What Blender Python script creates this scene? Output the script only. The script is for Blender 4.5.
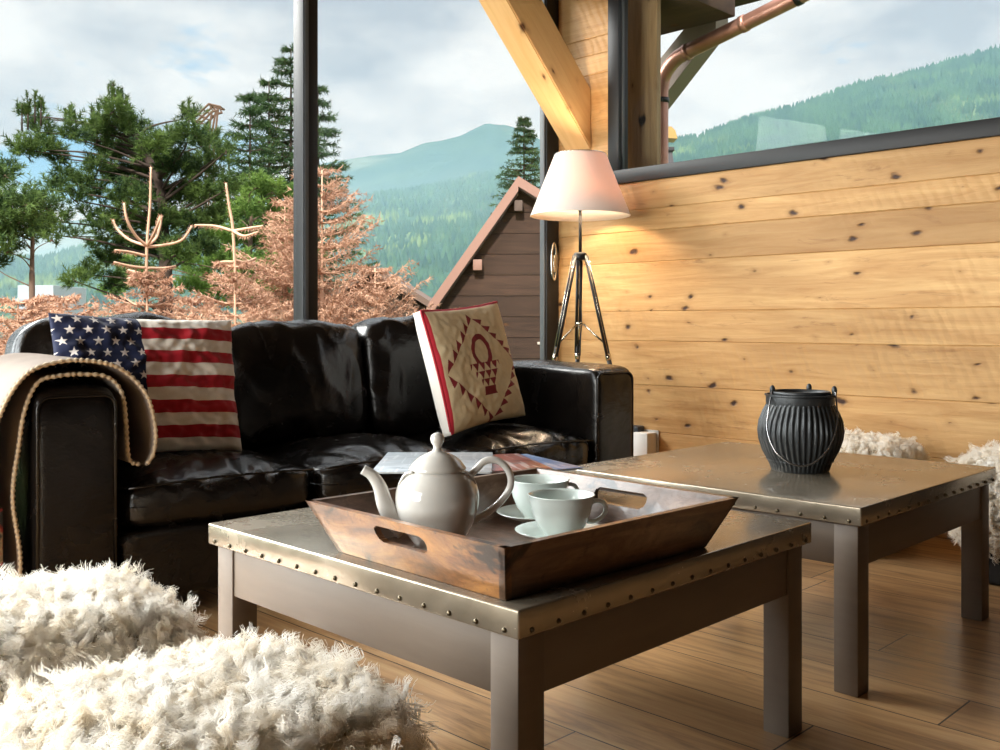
import bpy, bmesh, math, random
import numpy as np
from mathutils import Vector, Matrix, noise
random.seed(7); rng = np.random.default_rng(7)
for o in list(bpy.data.objects): bpy.data.objects.remove(o)
sc = bpy.context.scene
COL = sc.collection
R = math.radians
# ------------------------------------------------------------------ camera
F_PX, HOR = 978.0, 325.0
FX, FY = .712, .702            # forward on the ground plan
RX, RY = .702, -.712           # right
CAM_H = .90
cam = bpy.data.cameras.new('camera'); cam_o = bpy.data.objects.new('camera', cam); COL.objects.link(cam_o)
cam_o.location = (0, 0, CAM_H)
cam_o.rotation_euler = (R(90), 0, math.atan2(FY, FX) - R(90))
cam.sensor_width = 36; cam.lens = 36 * F_PX / 1000
cam.shift_y = -(375 - HOR) / 1000
cam.clip_start = .05; cam.clip_end = 30000
sc.camera = cam_o
# ------------------------------------------------------------------ sky, sun, added fill lights
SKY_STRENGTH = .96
w = bpy.data.worlds.new('world'); sc.world = w; w.use_nodes = True
nt = w.node_tree; nt.nodes.clear()
def wn(t, **k):
    n = nt.nodes.new(t)
    for a, b in k.items(): setattr(n, a, b)
    return n
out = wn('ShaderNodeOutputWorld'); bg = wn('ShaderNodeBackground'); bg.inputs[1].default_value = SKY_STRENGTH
tc = wn('ShaderNodeTexCoord'); mp = wn('ShaderNodeMapping'); mp.inputs['Scale'].default_value = (1, 1, 2.2)
n1 = wn('ShaderNodeTexNoise'); n1.inputs['Scale'].default_value = 4.5; n1.inputs['Detail'].default_value = 7; n1.inputs['Roughness'].default_value = .52
n2 = wn('ShaderNodeTexNoise'); n2.inputs['Scale'].default_value = 4.6; n2.inputs['Detail'].default_value = 6; n2.inputs['Roughness'].default_value = .55
mp2 = wn('ShaderNodeMapping'); mp2.inputs['Scale'].default_value = (1, 1, 2.6); mp2.inputs['Location'].default_value = (3.1, 1.7, .42)
cr1 = wn('ShaderNodeValToRGB'); e = cr1.color_ramp.elements
e[0].position = .36; e[0].color = (.52, .56, .64, 1); e[1].position = .60; e[1].color = (1.0, 1.0, 1.0, 1)
cr2 = wn('ShaderNodeValToRGB'); e = cr2.color_ramp.elements
e[0].position = .57; e[0].color = (0, 0, 0, 1); e[1].position = .68; e[1].color = (1, 1, 1, 1)
mx = wn('ShaderNodeMixRGB'); mx.inputs[2].default_value = (.22, .52, .85, 1)
nt.links.new(tc.outputs['Generated'], mp.inputs[0]); nt.links.new(tc.outputs['Generated'], mp2.inputs[0])
nt.links.new(mp.outputs[0], n1.inputs[0]); nt.links.new(mp2.outputs[0], n2.inputs[0])
nt.links.new(n1.outputs[0], cr1.inputs[0])
acc = None
for dv, rad in (((.455, .862, .223), .16), ((.33, .92, .15), .12)):
    ds = wn('ShaderNodeVectorMath', operation='DISTANCE'); nt.links.new(tc.outputs['Generated'], ds.inputs[0]); ds.inputs[1].default_value = dv
    ma = wn('ShaderNodeMapRange'); nt.links.new(ds.outputs['Value'], ma.inputs[0]); ma.inputs[1].default_value = 0; ma.inputs[2].default_value = rad; ma.inputs[3].default_value = .20; ma.inputs[4].default_value = -.03
    ad = wn('ShaderNodeMath', operation='ADD'); nt.links.new(ma.outputs[0], ad.inputs[0]); nt.links.new((acc or n2).outputs[0], ad.inputs[1]); acc = ad
nt.links.new(cr1.outputs[0], mx.inputs[1]); nt.links.new(acc.outputs[0], cr2.inputs[0]); nt.links.new(cr2.outputs[0], mx.inputs[0])
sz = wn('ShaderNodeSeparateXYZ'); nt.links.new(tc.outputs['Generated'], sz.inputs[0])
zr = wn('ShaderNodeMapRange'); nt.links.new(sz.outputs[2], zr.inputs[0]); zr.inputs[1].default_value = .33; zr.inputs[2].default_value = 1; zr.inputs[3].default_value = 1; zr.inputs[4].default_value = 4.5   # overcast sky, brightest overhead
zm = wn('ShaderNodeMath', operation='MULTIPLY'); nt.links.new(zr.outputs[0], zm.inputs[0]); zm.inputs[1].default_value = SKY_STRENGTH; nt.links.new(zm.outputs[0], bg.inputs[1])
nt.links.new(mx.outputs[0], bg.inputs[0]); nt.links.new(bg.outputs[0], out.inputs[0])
def light(name, kind, loc, energy, color=(1, 1, 1), **k):
    l = bpy.data.lights.new(name, kind); l.energy = energy; l.color = color
    for a, b in k.items(): setattr(l, a, b)
    o = bpy.data.objects.new(name, l); COL.objects.link(o); o.location = loc
    return o
def aim(o, d): o.rotation_euler = Vector(d).to_track_quat('-Z', 'Y').to_euler()
sun = light('sun', 'SUN', (0, 0, 20), 6.0, (1, .95, .86), angle=R(3)); aim(sun, (.75, .50, -.72))
fill1 = light('fill_left_window', 'AREA', (-3.3, 2.2, 1.5), 270, (1, .97, .93), shape='RECTANGLE', size=2.0, size_y=2.0); aim(fill1, (1, 0, -.05))  # added fill lamp outside the invented left window, brightens the room from the left
fill2 = light('fill_window_wall', 'AREA', (-1.1, 4.25, 1.6), 480, (.95, .98, 1), shape='RECTANGLE', size=3.6, size_y=2.4); aim(fill2, (.25, -1, -.15))  # added fill lamp outside the unseen bays, strengthens the light indoors
fill3 = light('fill_high_outside', 'AREA', (.3, 8.5, 4.9), 800, (1, .98, .95), shape='RECTANGLE', size=4.0, size_y=1.8); aim(fill3, (1.7, -7.6, -4.6))  # added fill lamp high above the view, brightens floor, fleece and tabletops
vs = sc.view_settings; vs.view_transform = 'Standard'; vs.look = 'None'; vs.exposure = 0; vs.gamma = 1; vs.use_curve_mapping = False
sc.cycles.max_bounces = 10; sc.cycles.transparent_max_bounces = 16; sc.cycles.caustics_reflective = False; sc.cycles.caustics_refractive = False

# ------------------------------------------------------------------ helpers
def W(px, py, d):
    a = (px - 500) / F_PX; b = (HOR - py) / F_PX
    return Vector((d * (FX + a * RX), d * (FY + a * RY), CAM_H + d * b))
def link(name, me, mat=None, parent=None, smooth=False):
    o = bpy.data.objects.new(name, me); COL.objects.link(o)
    if mat is not None:
        for m in (mat if isinstance(mat, (list, tuple)) else [mat]): me.materials.append(m)
    if parent is not None: o.parent = parent
    if smooth: me.shade_smooth()
    return o
def obj(name, bm, mat=None, parent=None, smooth=False, autos=None):
    me = bpy.data.meshes.new(name); bm.to_mesh(me); bm.free()
    o = link(name, me, mat, parent, smooth or autos is not None)
    if autos is not None:
        try: me.set_sharp_from_angle(angle=R(autos))
        except Exception: pass
    return o
def npmesh(name, V, Fc, mat=None, parent=None, smooth=False):
    V = np.asarray(V, dtype=np.float32); Fc = np.asarray(Fc, dtype=np.int32)
    me = bpy.data.meshes.new(name); k = Fc.shape[1]
    me.vertices.add(len(V)); me.vertices.foreach_set('co', V.ravel())
    me.loops.add(Fc.size); me.loops.foreach_set('vertex_index', Fc.ravel())
    me.polygons.add(len(Fc)); me.polygons.foreach_set('loop_start', np.arange(0, Fc.size, k, dtype=np.int32))
    me.update(calc_edges=True)
    return link(name, me, mat, parent, smooth)
def empty(name, label, cat, loc=(0, 0, 0), rz=0, group=None, kind=None):
    o = bpy.data.objects.new(name, None); COL.objects.link(o); o.location = loc; o.rotation_euler = (0, 0, rz); o.empty_display_size = .05
    return tag(o, label, cat, group, kind)
def tag(o, label=None, cat=None, group=None, kind=None):
    if label: o['label'] = label
    if cat: o['category'] = cat
    if group: o['group'] = group
    if kind: o['kind'] = kind
    return o
def struct(o): o['kind'] = 'structure'; return o
def copy_tree(o, parent=None):
    c = o.copy(); COL.objects.link(c); c.parent = parent
    for ch in [x for x in bpy.data.objects if x.parent == o]: copy_tree(ch, c)
    return c
def box(bm, x0, x1, y0, y1, z0, z1, bev=0, seg=2, M=None):
    g = bmesh.ops.create_cube(bm, size=1)
    vs_ = g['verts']
    for v in vs_: v.co = Vector((x0 + (v.co.x + .5) * (x1 - x0), y0 + (v.co.y + .5) * (y1 - y0), z0 + (v.co.z + .5) * (z1 - z0)))
    if bev:
        es = list({e for v in vs_ for e in v.link_edges})
        r = bmesh.ops.bevel(bm, geom=es, offset=bev, segments=seg, profile=.5, affect='EDGES')
        vs_ = list({v for f in r['faces'] for v in f.verts} | {v for v in vs_ if v.is_valid})
    if M is not None:
        for v in vs_: v.co = M @ v.co
    return vs_
def boxo(name, dims, mat, parent=None, bev=.004, seg=2):
    bm = bmesh.new(); box(bm, *dims, bev=bev, seg=seg); return obj(name, bm, mat, parent, autos=40)
def tube(bm, pts, rad, seg=8, closed=False):
    pts = [Vector(p) for p in pts]; n = len(pts)
    rads = rad if isinstance(rad, (list, tuple)) else [rad] * n
    rings = []; up = Vector((0, 0, 1)); prev = None
    for i, p in enumerate(pts):
        if closed: t = (pts[(i + 1) % n] - pts[i - 1])
        else: t = pts[min(i + 1, n - 1)] - pts[max(i - 1, 0)]
        if t.length < 1e-9: t = Vector((0, 0, 1))
        t.normalize()
        if prev is None:
            a = up if abs(t.z) < .9 else Vector((1, 0, 0)); s = t.cross(a).normalized()
        else:
            s = prev - t * prev.dot(t); s = s.normalized() if s.length > 1e-6 else t.orthogonal().normalized()
        prev = s; u = s.cross(t)
        rings.append([bm.verts.new(p + (s * math.cos(2 * math.pi * k / seg) + u * math.sin(2 * math.pi * k / seg)) * rads[i]) for k in range(seg)])
    m = n if closed else n - 1
    for i in range(m):
        a, b = rings[i], rings[(i + 1) % n]
        for k in range(seg): bm.faces.new((a[k], a[(k + 1) % seg], b[(k + 1) % seg], b[k]))
    if not closed:
        bm.faces.new(rings[0][::-1]); bm.faces.new(rings[-1])
def smoothpts(P, n=6, closed=False):
    P = [Vector(p) for p in P]; o_ = []; L = len(P)
    rngi = range(L if closed else L - 1)
    for i in rngi:
        p1, p2 = P[i], P[(i + 1) % L]
        p0 = P[i - 1] if (closed or i > 0) else p1 * 2 - p2
        p3 = P[(i + 2) % L] if (closed or i + 2 < L) else p2 * 2 - p1
        for k in range(n):
            t = k / n
            o_.append(.5 * ((2 * p1) + (p2 - p0) * t + (2 * p0 - 5 * p1 + 4 * p2 - p3) * t * t + (3 * p1 - p0 - 3 * p2 + p3) * t ** 3))
    if not closed: o_.append(P[-1])
    return o_
def lathe(bm, prof, seg=48, mod=None):
    rings = []
    for j, (r, z) in enumerate(prof):
        if r < 1e-6: rings.append([bm.verts.new((0, 0, z))])
        else:
            ring = []
            for k in range(seg):
                t = 2 * math.pi * k / seg; rr = r * (mod(t, z) if mod else 1)
                ring.append(bm.verts.new((rr * math.cos(t), rr * math.sin(t), z)))
            rings.append(ring)
    for a, b in zip(rings, rings[1:]):
        if len(a) == 1 and len(b) == 1: continue
        for k in range(seg):
            k2 = (k + 1) % seg
            if len(a) == 1: bm.faces.new((a[0], b[k2], b[k]))
            elif len(b) == 1: bm.faces.new((a[k], a[k2], b[0]))
            else: bm.faces.new((a[k], a[k2], b[k2], b[k]))
def soft(name, dims, mat, parent, n=6, seg=26, bulge=(0, 0, 0), wr=0, wscale=6, seed=0, M=None, fn=None):
    """cushion: a cube grid pulled onto a rounded box, puffed and creased"""
    x0, x1, y0, y1, z0, z1 = dims
    c = Vector(((x0 + x1) / 2, (y0 + y1) / 2, (z0 + z1) / 2)); h = Vector(((x1 - x0) / 2, (y1 - y0) / 2, (z1 - z0) / 2))
    bm = bmesh.new(); bmesh.ops.create_cube(bm, size=2)
    bmesh.ops.subdivide_edges(bm, edges=bm.edges[:], cuts=seg, use_grid_fill=True)
    r = min(h) * .55
    for v in bm.verts:
        p = v.co.copy(); q = Vector([math.sin(t * math.pi / 2) * .35 + t * .65 for t in p])
        nn = (abs(q.x) ** n + abs(q.y) ** n + abs(q.z) ** n) ** (1 / n)
        q = q / nn * max(abs(q.x), abs(q.y), abs(q.z)) if nn > 0 else q
        s = Vector((q.x * h.x, q.y * h.y, q.z * h.z))
        s.z += bulge[2] * (1 - q.x ** 2) * (1 - q.y ** 2) * q.z
        s.y += bulge[1] * (1 - q.x ** 2) * (1 - q.z ** 2) * q.y
        s.x += bulge[0] * (1 - q.y ** 2) * (1 - q.z ** 2) * q.x
        if wr:
            a = noise.noise(Vector((s.x * wscale + seed, s.y * wscale * .6, s.z * wscale)))
            b = 1 - abs(noise.noise(Vector((s.x * wscale * 1.7 + 7 + seed, s.y * wscale * .8, s.z * wscale * .7)))) * 2
            s += Vector((q.x * .4, q.y, q.z)).normalized() * (a * .6 + b ** 3 * .4 if b > 0 else a * .6) * wr
        if fn: s = fn(s, q, h)
        v.co = s + c
        if M is not None: v.co = M @ v.co
    return obj(name, bm, mat, parent, smooth=True)

# ------------------------------------------------------------------ materials
class Mat:
    def __init__(s, name):
        s.m = bpy.data.materials.new(name); s.m.use_nodes = True; s.t = s.m.node_tree; s.b = s.t.nodes['Principled BSDF']; s.o = s.t.nodes['Material Output']
    def n(s, t, _in=None, **k):
        x = s.t.nodes.new(t)
        for a, b in k.items(): setattr(x, a, b)
        for a, b in (_in or {}).items():
            if isinstance(b, bpy.types.NodeSocket): s.t.links.new(b, x.inputs[a])
            else: x.inputs[a].default_value = b
        return x
    def l(s, a, b): s.t.links.new(a, b)
    def set(s, **k):
        names = dict(base='Base Color', rough='Roughness', metal='Metallic', spec='Specular IOR Level', coat='Coat Weight', coatr='Coat Roughness', sheen='Sheen Weight', trans='Transmission Weight', emis='Emission Color', emiss='Emission Strength', sss='Subsurface Weight', aniso='Anisotropic')
        for a, v in k.items():
            i = s.b.inputs[names[a]]
            if isinstance(v, bpy.types.NodeSocket): s.l(v, i)
            else: i.default_value = (*v, 1) if isinstance(v, tuple) and len(v) == 3 else v
        return s
    def coord(s, scale=(1, 1, 1), kind='Object', loc=(0, 0, 0)):
        t = s.n('ShaderNodeTexCoord'); return s.n('ShaderNodeMapping', {0: t.outputs[kind], 'Scale': scale, 'Location': loc}).outputs[0]
    def noise(s, vec, scale, detail=4, rough=.5, dist=0):
        return s.n('ShaderNodeTexNoise', {'Vector': vec, 'Scale': scale, 'Detail': detail, 'Roughness': rough, 'Distortion': dist}).outputs[0]
    def ramp(s, fac, stops):
        r = s.n('ShaderNodeValToRGB', {0: fac}); e = r.color_ramp.elements
        while len(e) < len(stops): e.new(.5)
        for i, (p, c) in enumerate(stops): e[i].position = p; e[i].color = (*c, 1) if len(c) == 3 else c
        return r.outputs[0]
    def mix(s, f, a, b, mode='MIX'):
        x = s.n('ShaderNodeMixRGB', blend_type=mode)
        for i, v in enumerate((f, a, b)):
            if isinstance(v, bpy.types.NodeSocket): s.l(v, x.inputs[i])
            else: x.inputs[i].default_value = (*v, 1) if isinstance(v, tuple) and len(v) == 3 else v
        return x.outputs[0]
    def math(s, op, a, b=0, c=0):
        x = s.n('ShaderNodeMath', operation=op)
        for i, v in enumerate((a, b, c)):
            if isinstance(v, bpy.types.NodeSocket): s.l(v, x.inputs[i])
            else: x.inputs[i].default_value = v
        return x.outputs[0]
    def bump(s, h, strength=.3, dist=.01):
        x = s.n('ShaderNodeBump', {'Height': h, 'Strength': strength, 'Distance': dist}); s.l(x.outputs[0], s.b.inputs['Normal']); return s
def simple(name, base, rough=.5, **k): return Mat(name).set(base=base, rough=rough, **k).m
BW = [(0, (0, 0, 0)), (1, (1, 1, 1))]
def timber(name, axis, c0, c1, knot=(.09, .035, .012), rough=.55, kscale=4.2, kr=.055, rndattr=True, bump=.35, gscale=1.0, kpow=2.2, saw=False):
    """long-grained pine: axis = 0/1/2 the grain direction"""
    M = Mat(name)
    sc_ = [11, 11, 11]; sc_[axis] = .9
    off = None
    tcn = M.n('ShaderNodeTexCoord').outputs['Object']
    if rndattr:
        at = M.n('ShaderNodeAttribute', attribute_name='rnd').outputs['Fac']
        off = M.n('ShaderNodeCombineXYZ', {0: M.math('MULTIPLY', at, 13.7), 1: M.math('MULTIPLY', at, 31.3), 2: M.math('MULTIPLY', at, 7.9)}).outputs[0]
        tcn2 = M.n('ShaderNodeVectorMath', {0: tcn, 1: off}, operation='ADD').outputs[0]
    else: tcn2 = tcn
    g = M.n('ShaderNodeMapping', {0: tcn2, 'Scale': tuple(v * gscale for v in sc_)}).outputs[0]
    grain = M.noise(g, 2.2, 8, .62, .7)
    sc2 = [60, 60, 60]; sc2[axis] = 2.5
    fine = M.noise(M.n('ShaderNodeMapping', {0: tcn2, 'Scale': tuple(sc2)}).outputs[0], 1.5, 4, .6)
    ks = [1, 1, 1]; ks[axis] = .55
    kv = M.n('ShaderNodeMapping', {0: tcn2, 'Scale': tuple(ks)}).outputs[0]
    warp = M.noise(kv, 18, 2)
    kv2 = M.n('ShaderNodeVectorMath', {0: kv, 1: M.n('ShaderNodeCombineXYZ', {0: M.math('MULTIPLY', warp, .03), 1: M.math('MULTIPLY', warp, .03), 2: M.math('MULTIPLY', warp, .03)}).outputs[0]}, operation='ADD').outputs[0]
    sx = M.n('ShaderNodeSeparateXYZ', {0: kv2}).outputs; o2 = [i for i in range(3) if i != axis]
    kv3 = M.n('ShaderNodeCombineXYZ', {0: sx[axis], 1: M.math('ADD', sx[o2[0]], sx[o2[1]]), 2: 0.0}).outputs[0]
    vor = M.n('ShaderNodeTexVoronoi', {'Vector': kv3, 'Scale': kscale}, feature='F1', voronoi_dimensions='2D')
    rr = M.n('ShaderNodeSeparateColor', {0: vor.outputs['Color']}).outputs[0]
    lim = M.math('MULTIPLY', M.math('POWER', rr, kpow), kr * 2.2)
    k = M.math('SUBTRACT', lim, vor.outputs['Distance'])
    kmask = M.ramp(M.math('MULTIPLY_ADD', k, 17, .25), BW)
    halo = M.ramp(M.math('MULTIPLY_ADD', k, 5, .52), [(0, (0, 0, 0)), (1, (1, 1, 1))])
    c = M.mix(M.ramp(grain, [(.30, (0, 0, 0)), (.72, (1, 1, 1))]), c0, c1)
    c = M.mix(M.math('MULTIPLY', fine, .22), c, tuple(x * .45 for x in c0), 'MIX')
    if rndattr: c = M.mix(M.math('MULTIPLY', at, .48), c, tuple(x * .55 for x in c1))
    big = M.noise(M.n('ShaderNodeMapping', {0: tcn2, 'Scale': tuple(1.4 if i != axis else .5 for i in range(3))}).outputs[0], 1.6, 3)
    c = M.mix(M.ramp(big, [(.42, (0, 0, 0)), (.8, (.5, .5, .5))]), c, tuple(x * .5 for x in c1))
    if saw:
        st = M.noise(M.n('ShaderNodeMapping', {0: tcn2, 'Scale': (1, 1.1, 7)}).outputs[0], 3.2, 6, .68, .8); c = M.mix(M.ramp(st, [(.60, (0, 0, 0)), (.74, (.75, .75, .75))]), c, (.22, .10, .035))
    c = M.mix(M.math('MULTIPLY', halo, .6), c, (c1[0] * .45, c1[1] * .36, c1[2] * .28)); c = M.mix(kmask, c, knot)
    M.set(base=c, rough=rough, spec=.3)
    hgt = M.math('SUBTRACT', M.math('ADD', grain, M.math('MULTIPLY', fine, .5)), kmask)
    if saw:
        wv = M.n('ShaderNodeTexWave', {'Vector': M.n('ShaderNodeMapping', {0: tcn2, 'Rotation': (R(24), 0, 0), 'Scale': (1, 1, 1)}).outputs[0], 'Scale': 7.0, 'Distortion': 3.0, 'Detail': 3, 'Detail Scale': 1.5}, bands_direction='Y').outputs['Fac']
        mk = M.ramp(M.noise(tcn2, 1.3, 2), [(.42, (0, 0, 0)), (.62, (1, 1, 1))]); hgt = M.math('ADD', hgt, M.math('MULTIPLY', M.math('MULTIPLY', wv, mk), .55))
    M.bump(hgt, bump, .004)
    return M.m
M_WALL = timber('pine_board_wall', 1, (.70, .435, .185), (.44, .22, .07), knot=(.04, .016, .008), kscale=6.2, kr=.05, bump=.8, kpow=1.5, saw=True)
M_BEAM = timber('pine_beam', 0, (.78, .50, .24), (.66, .38, .15), rndattr=False, kscale=5.0, kr=.06)
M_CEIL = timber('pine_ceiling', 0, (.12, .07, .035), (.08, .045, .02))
M_OLD = timber('weathered_post', 2, (.46, .32, .17), (.22, .14, .07), rndattr=False, kscale=5, knot=(.01, .006, .004), rough=.8, bump=.6)
def floor_mat():
    M = Mat('oak_floor'); t = M.n('ShaderNodeTexCoord').outputs['Object']; s = M.n('ShaderNodeSeparateXYZ', {0: t})
    px = M.math('DIVIDE', M.math('ADD', s.outputs[0], .141), .2); idx = M.math('FLOOR', px)
    rn = M.n('ShaderNodeTexWhiteNoise', {'W': idx}, noise_dimensions='1D').outputs[0]
    py = M.math('ADD', M.math('DIVIDE', s.outputs[1], 1.9), M.math('MULTIPLY', rn, 5)); idy = M.math('FLOOR', py)
    rn2 = M.n('ShaderNodeTexWhiteNoise', {'Vector': M.n('ShaderNodeCombineXYZ', {0: idx, 1: idy}).outputs[0]}, noise_dimensions='2D').outputs[0]
    fx = M.math('FRACT', px); fy = M.math('FRACT', py)
    gx = M.math('LESS_THAN', M.math('MINIMUM', fx, M.math('SUBTRACT', 1, fx)), .010)
    gy = M.math('LESS_THAN', M.math('MINIMUM', fy, M.math('SUBTRACT', 1, fy)), .0012)
    gap = M.math('MAXIMUM', gx, gy)
    v = M.n('ShaderNodeVectorMath', {0: t, 1: M.n('ShaderNodeCombineXYZ', {0: M.math('MULTIPLY', rn2, 9), 1: M.math('MULTIPLY', rn2, 17), 2: 0.0}).outputs[0]}, operation='ADD').outputs[0]
    g = M.noise(M.n('ShaderNodeMapping', {0: v, 'Scale': (14, 1.3, 1)}).outputs[0], 1.6, 8, .62, 1.2)
    f = M.noise(M.n('ShaderNodeMapping', {0: v, 'Scale': (120, 4, 1)}).outputs[0], 1.5, 3, .6)
    c = M.ramp(g, [(.32, (.30, .16, .07)), (.50, (.66, .38, .17)), (.70, (.82, .54, .27))])
    c = M.mix(M.math('MULTIPLY', f, .35), c, (.15, .08, .035)); c = M.mix(M.math('MULTIPLY', rn2, .35), c, (.26, .15, .07))
    c = M.mix(gap, c, (.02, .011, .006))
    M.set(base=c, rough=M.math('MULTIPLY_ADD', g, .25, .26), coat=.6, coatr=.22); M.bump(M.math('SUBTRACT', M.math('MULTIPLY', M.math('ADD', g, f), .4), gap), .35, .003); return M.m
M_FLOOR = floor_mat()
M_FRAME = simple('anthracite_frame', (.012, .012, .013), .5, spec=.35)
M_FRAME2 = simple('grey_gasket_sheen', (.07, .075, .08), .5)  # gaskets, and the sheen painted on the mullion fronts
M_DARKWALL = simple('dark_back_wall', (.012, .009, .007), .8)
def glass():
    M = Mat('window_glass'); M.t.nodes.remove(M.b)
    fa = M.n('ShaderNodeLayerWeight', {'Blend': .5}).outputs['Facing']; fr = M.math('MULTIPLY_ADD', M.math('POWER', fa, 5), .55, .006); tr = M.n('ShaderNodeBsdfTransparent', {0: (.97, .985, .98, 1)}); gl = M.n('ShaderNodeBsdfGlossy', {'Roughness': .0})
    mxx = M.n('ShaderNodeMixShader', {0: fr}); M.l(tr.outputs[0], mxx.inputs[1]); M.l(gl.outputs[0], mxx.inputs[2]); M.l(mxx.outputs[0], M.o.inputs[0]); return M.m
M_GLASS = glass()
def leather():
    M = Mat('black_leather'); v = M.coord(); a = M.noise(v, 90, 4, .6); b = M.noise(v, 9, 4, .55, .6); c = M.n('ShaderNodeTexVoronoi', {'Vector': v, 'Scale': 260}).outputs[0]
    M.set(base=M.mix(b, (.003, .0025, .0022), (.007, .005, .004)), rough=M.math('MULTIPLY_ADD', b, .22, .14), spec=.36)
    w1 = M.noise(M.coord((5, 3, 4)), 1.5, 2, .5, .8)
    M.bump(M.math('ADD', M.math('MULTIPLY', M.math('ADD', b, M.math('MULTIPLY', w1, 1.2)), 1.6), M.math('ADD', M.math('MULTIPLY', a, .25), M.math('MULTIPLY', c, .10))), .45, .006); return M.m
M_LEATHER = leather()
def metaltop():
    M = Mat('aged_zinc_top'); v = M.coord(); a = M.noise(v, 5, 6, .6, .5); b = M.noise(v, 40, 5, .65)
    M.set(base=M.mix(M.ramp(a, [(.35, (0, 0, 0)), (.68, (1, 1, 1))]), (.27, .225, .165), (.38, .325, .25)), metal=.65, rough=M.ramp(M.math('ADD', M.math('MULTIPLY', a, .7), M.math('MULTIPLY', b, .3)), [(.3, (.16,) * 3), (.75, (.34,) * 3)]))
    M.bump(M.math('ADD', a, M.math('MULTIPLY', b, .03)), .03, .004); return M.m
M_TOP = metaltop()
M_TAUPE = Mat('taupe_paint'); _a = M_TAUPE.noise(M_TAUPE.coord((1, 1, 6)), 6, 6, .6)
M_TAUPE.set(base=M_TAUPE.mix(_a, (.125, .094, .069), (.17, .13, .098)), rough=.5).bump(_a, .1, .004); M_TAUPE = M_TAUPE.m
M_RIVET = simple('dark_brass_stud', (.10, .08, .05), .35, metal=.9)
def traywood(name, ax, dark):
    M = Mat(name); s_ = [9, 9, 9]; s_[ax] = 2.0
    v = M.coord(tuple(s_)); a = M.noise(v, 2.0, 9, .68, .9); b = M.noise(M.coord(), 28, 5, .7); k = M.noise(M.coord(), 6, 4, .6, 1.5)
    c = M.ramp(a, [(.3, (.03, .012, .005)), (.5, (.19, .075, .022)), (.72, (.44, .20, .055))] if not dark else [(.3, (.03, .016, .01)), (.5, (.12, .065, .04)), (.75, (.30, .20, .14))])
    c = M.mix(M.ramp(k, [(.60, (0, 0, 0)), (.68, (1, 1, 1))]), c, (.02, .010, .006))
    c = M.mix(M.ramp(b, [(.58, (0, 0, 0)), (.75, (.8, .8, .8))]), c, (.03, .015, .008))
    M.set(base=c, rough=M.math('MULTIPLY_ADD', b, .3, .22), coat=.3); M.bump(M.math('ADD', a, b), .35, .003); return M.m
M_TRAY = traywood('tray_wood', 1, False); M_TRAYX = traywood('tray_wood_x', 0, True); M_TRAYF = traywood('tray_floor_wood', 1, True)
M_PORC = simple('white_porcelain', (.56, .54, .50), .09, spec=.5, coat=.4)
M_PORC2 = simple('pale_celadon_porcelain', (.60, .66, .63), .12, spec=.5, coat=.3)
def iron():
    M = Mat('cast_iron'); a = M.noise(M.coord(), 60, 5, .65)
    M.set(base=M.mix(a, (.012, .013, .014), (.06, .065, .068)), metal=.4, rough=M.math('MULTIPLY_ADD', a, .35, .25)); M.bump(a, .3, .003); return M.m
M_IRON = iron(); M_WIRE = simple('steel_wire', (.35, .35, .36), .25, metal=1.0)
M_BLACKMETAL = simple('black_metal', (.015, .015, .016), .35, metal=.3); M_STEEL = simple('brushed_steel', (.62, .58, .50), .25, metal=1.0)

# ------------------------------------------------------------------ room shell
XW, YW = 4.25, 3.713
WIN_Y0, WIN_Y1, WIN_Z0, WIN_Z1 = .95, 3.349, 1.668, 2.80
def attr_boards(o, vals):
    at = o.data.attributes.new('rnd', 'FLOAT', 'FACE'); at.data.foreach_set('value', vals)
def board_wall(name, boards, mat, bev=.0035):
    bm = bmesh.new(); vals = []
    for d in boards:
        n0 = len(bm.faces); box(bm, *d[:6], bev=bev, seg=1); r = d[6] if len(d) > 6 else random.random()
        vals += [r] * (len(bm.faces) - n0)
    o = obj(name, bm, mat, None, autos=30); attr_boards(o, vals); return struct(o)
zs = [0, .10, .335, .581, .814, .973, 1.235, 1.403, 1.517, 1.668, 1.86, 2.033, 2.297, 2.407, 2.503, 2.80, 3.1]
shade = {1: .5, 2: .15, 3: .25, 4: .1, 5: .0, 6: .75, 7: .15, 8: .4, 9: .2}
bl = []
for i, (a, b) in enumerate(zip(zs, zs[1:])):
    dx = random.uniform(0, .003); r = shade.get(i, random.random() * .5)
    if WIN_Z0 - .01 <= a < WIN_Z1 - .01:
        bl.append((XW + dx, XW + .16, WIN_Y1, YW + .10, a, b, r)); bl.append((XW + dx, XW + .16, .7, WIN_Y0, a, b, r))
    else: bl.append((XW + dx, XW + .16, .7, YW + .10, a, b, r))
board_wall('wall_right', bl, M_WALL)
bm = bmesh.new(); box(bm, -3.2, 4.41, -3.1, 3.9, -.12, 0); struct(obj('floor', bm, M_FLOOR))
board_wall('ceiling', [(-3.2, 4.41, -3.1 + i * .25, -3.1 + (i + 1) * .25, 3.1, 3.2) for i in range(28)], M_CEIL)
bm = bmesh.new(); box(bm, XW - .02, 4.41, -3, .699, 0, 3.1); struct(obj('wall_bounce_cut', bm, M_DARKWALL))  # unseen wall stretch, made near-black to cut bounce onto camera-facing sides
bm = bmesh.new(); box(bm, -3.2, 4.41, -3.15, -3.0, 0, 3.1); struct(obj('wall_back', bm, M_DARKWALL))
bm = bmesh.new()
for d in ((-3.2, -3.05, -3, 1.15, 0, 3.1), (-3.2, -3.05, 3.25, 3.8, 0, 3.1), (-3.2, -3.05, 1.15, 3.25, 0, .4), (-3.2, -3.05, 1.15, 3.25, 2.6, 3.1)): box(bm, *d)
struct(obj('wall_left', bm, M_DARKWALL))
bm = bmesh.new(); box(bm, -3.2, 4.41, YW, YW + .16, 2.90, 3.1); struct(obj('wall_window_header', bm, M_DARKWALL))
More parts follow.
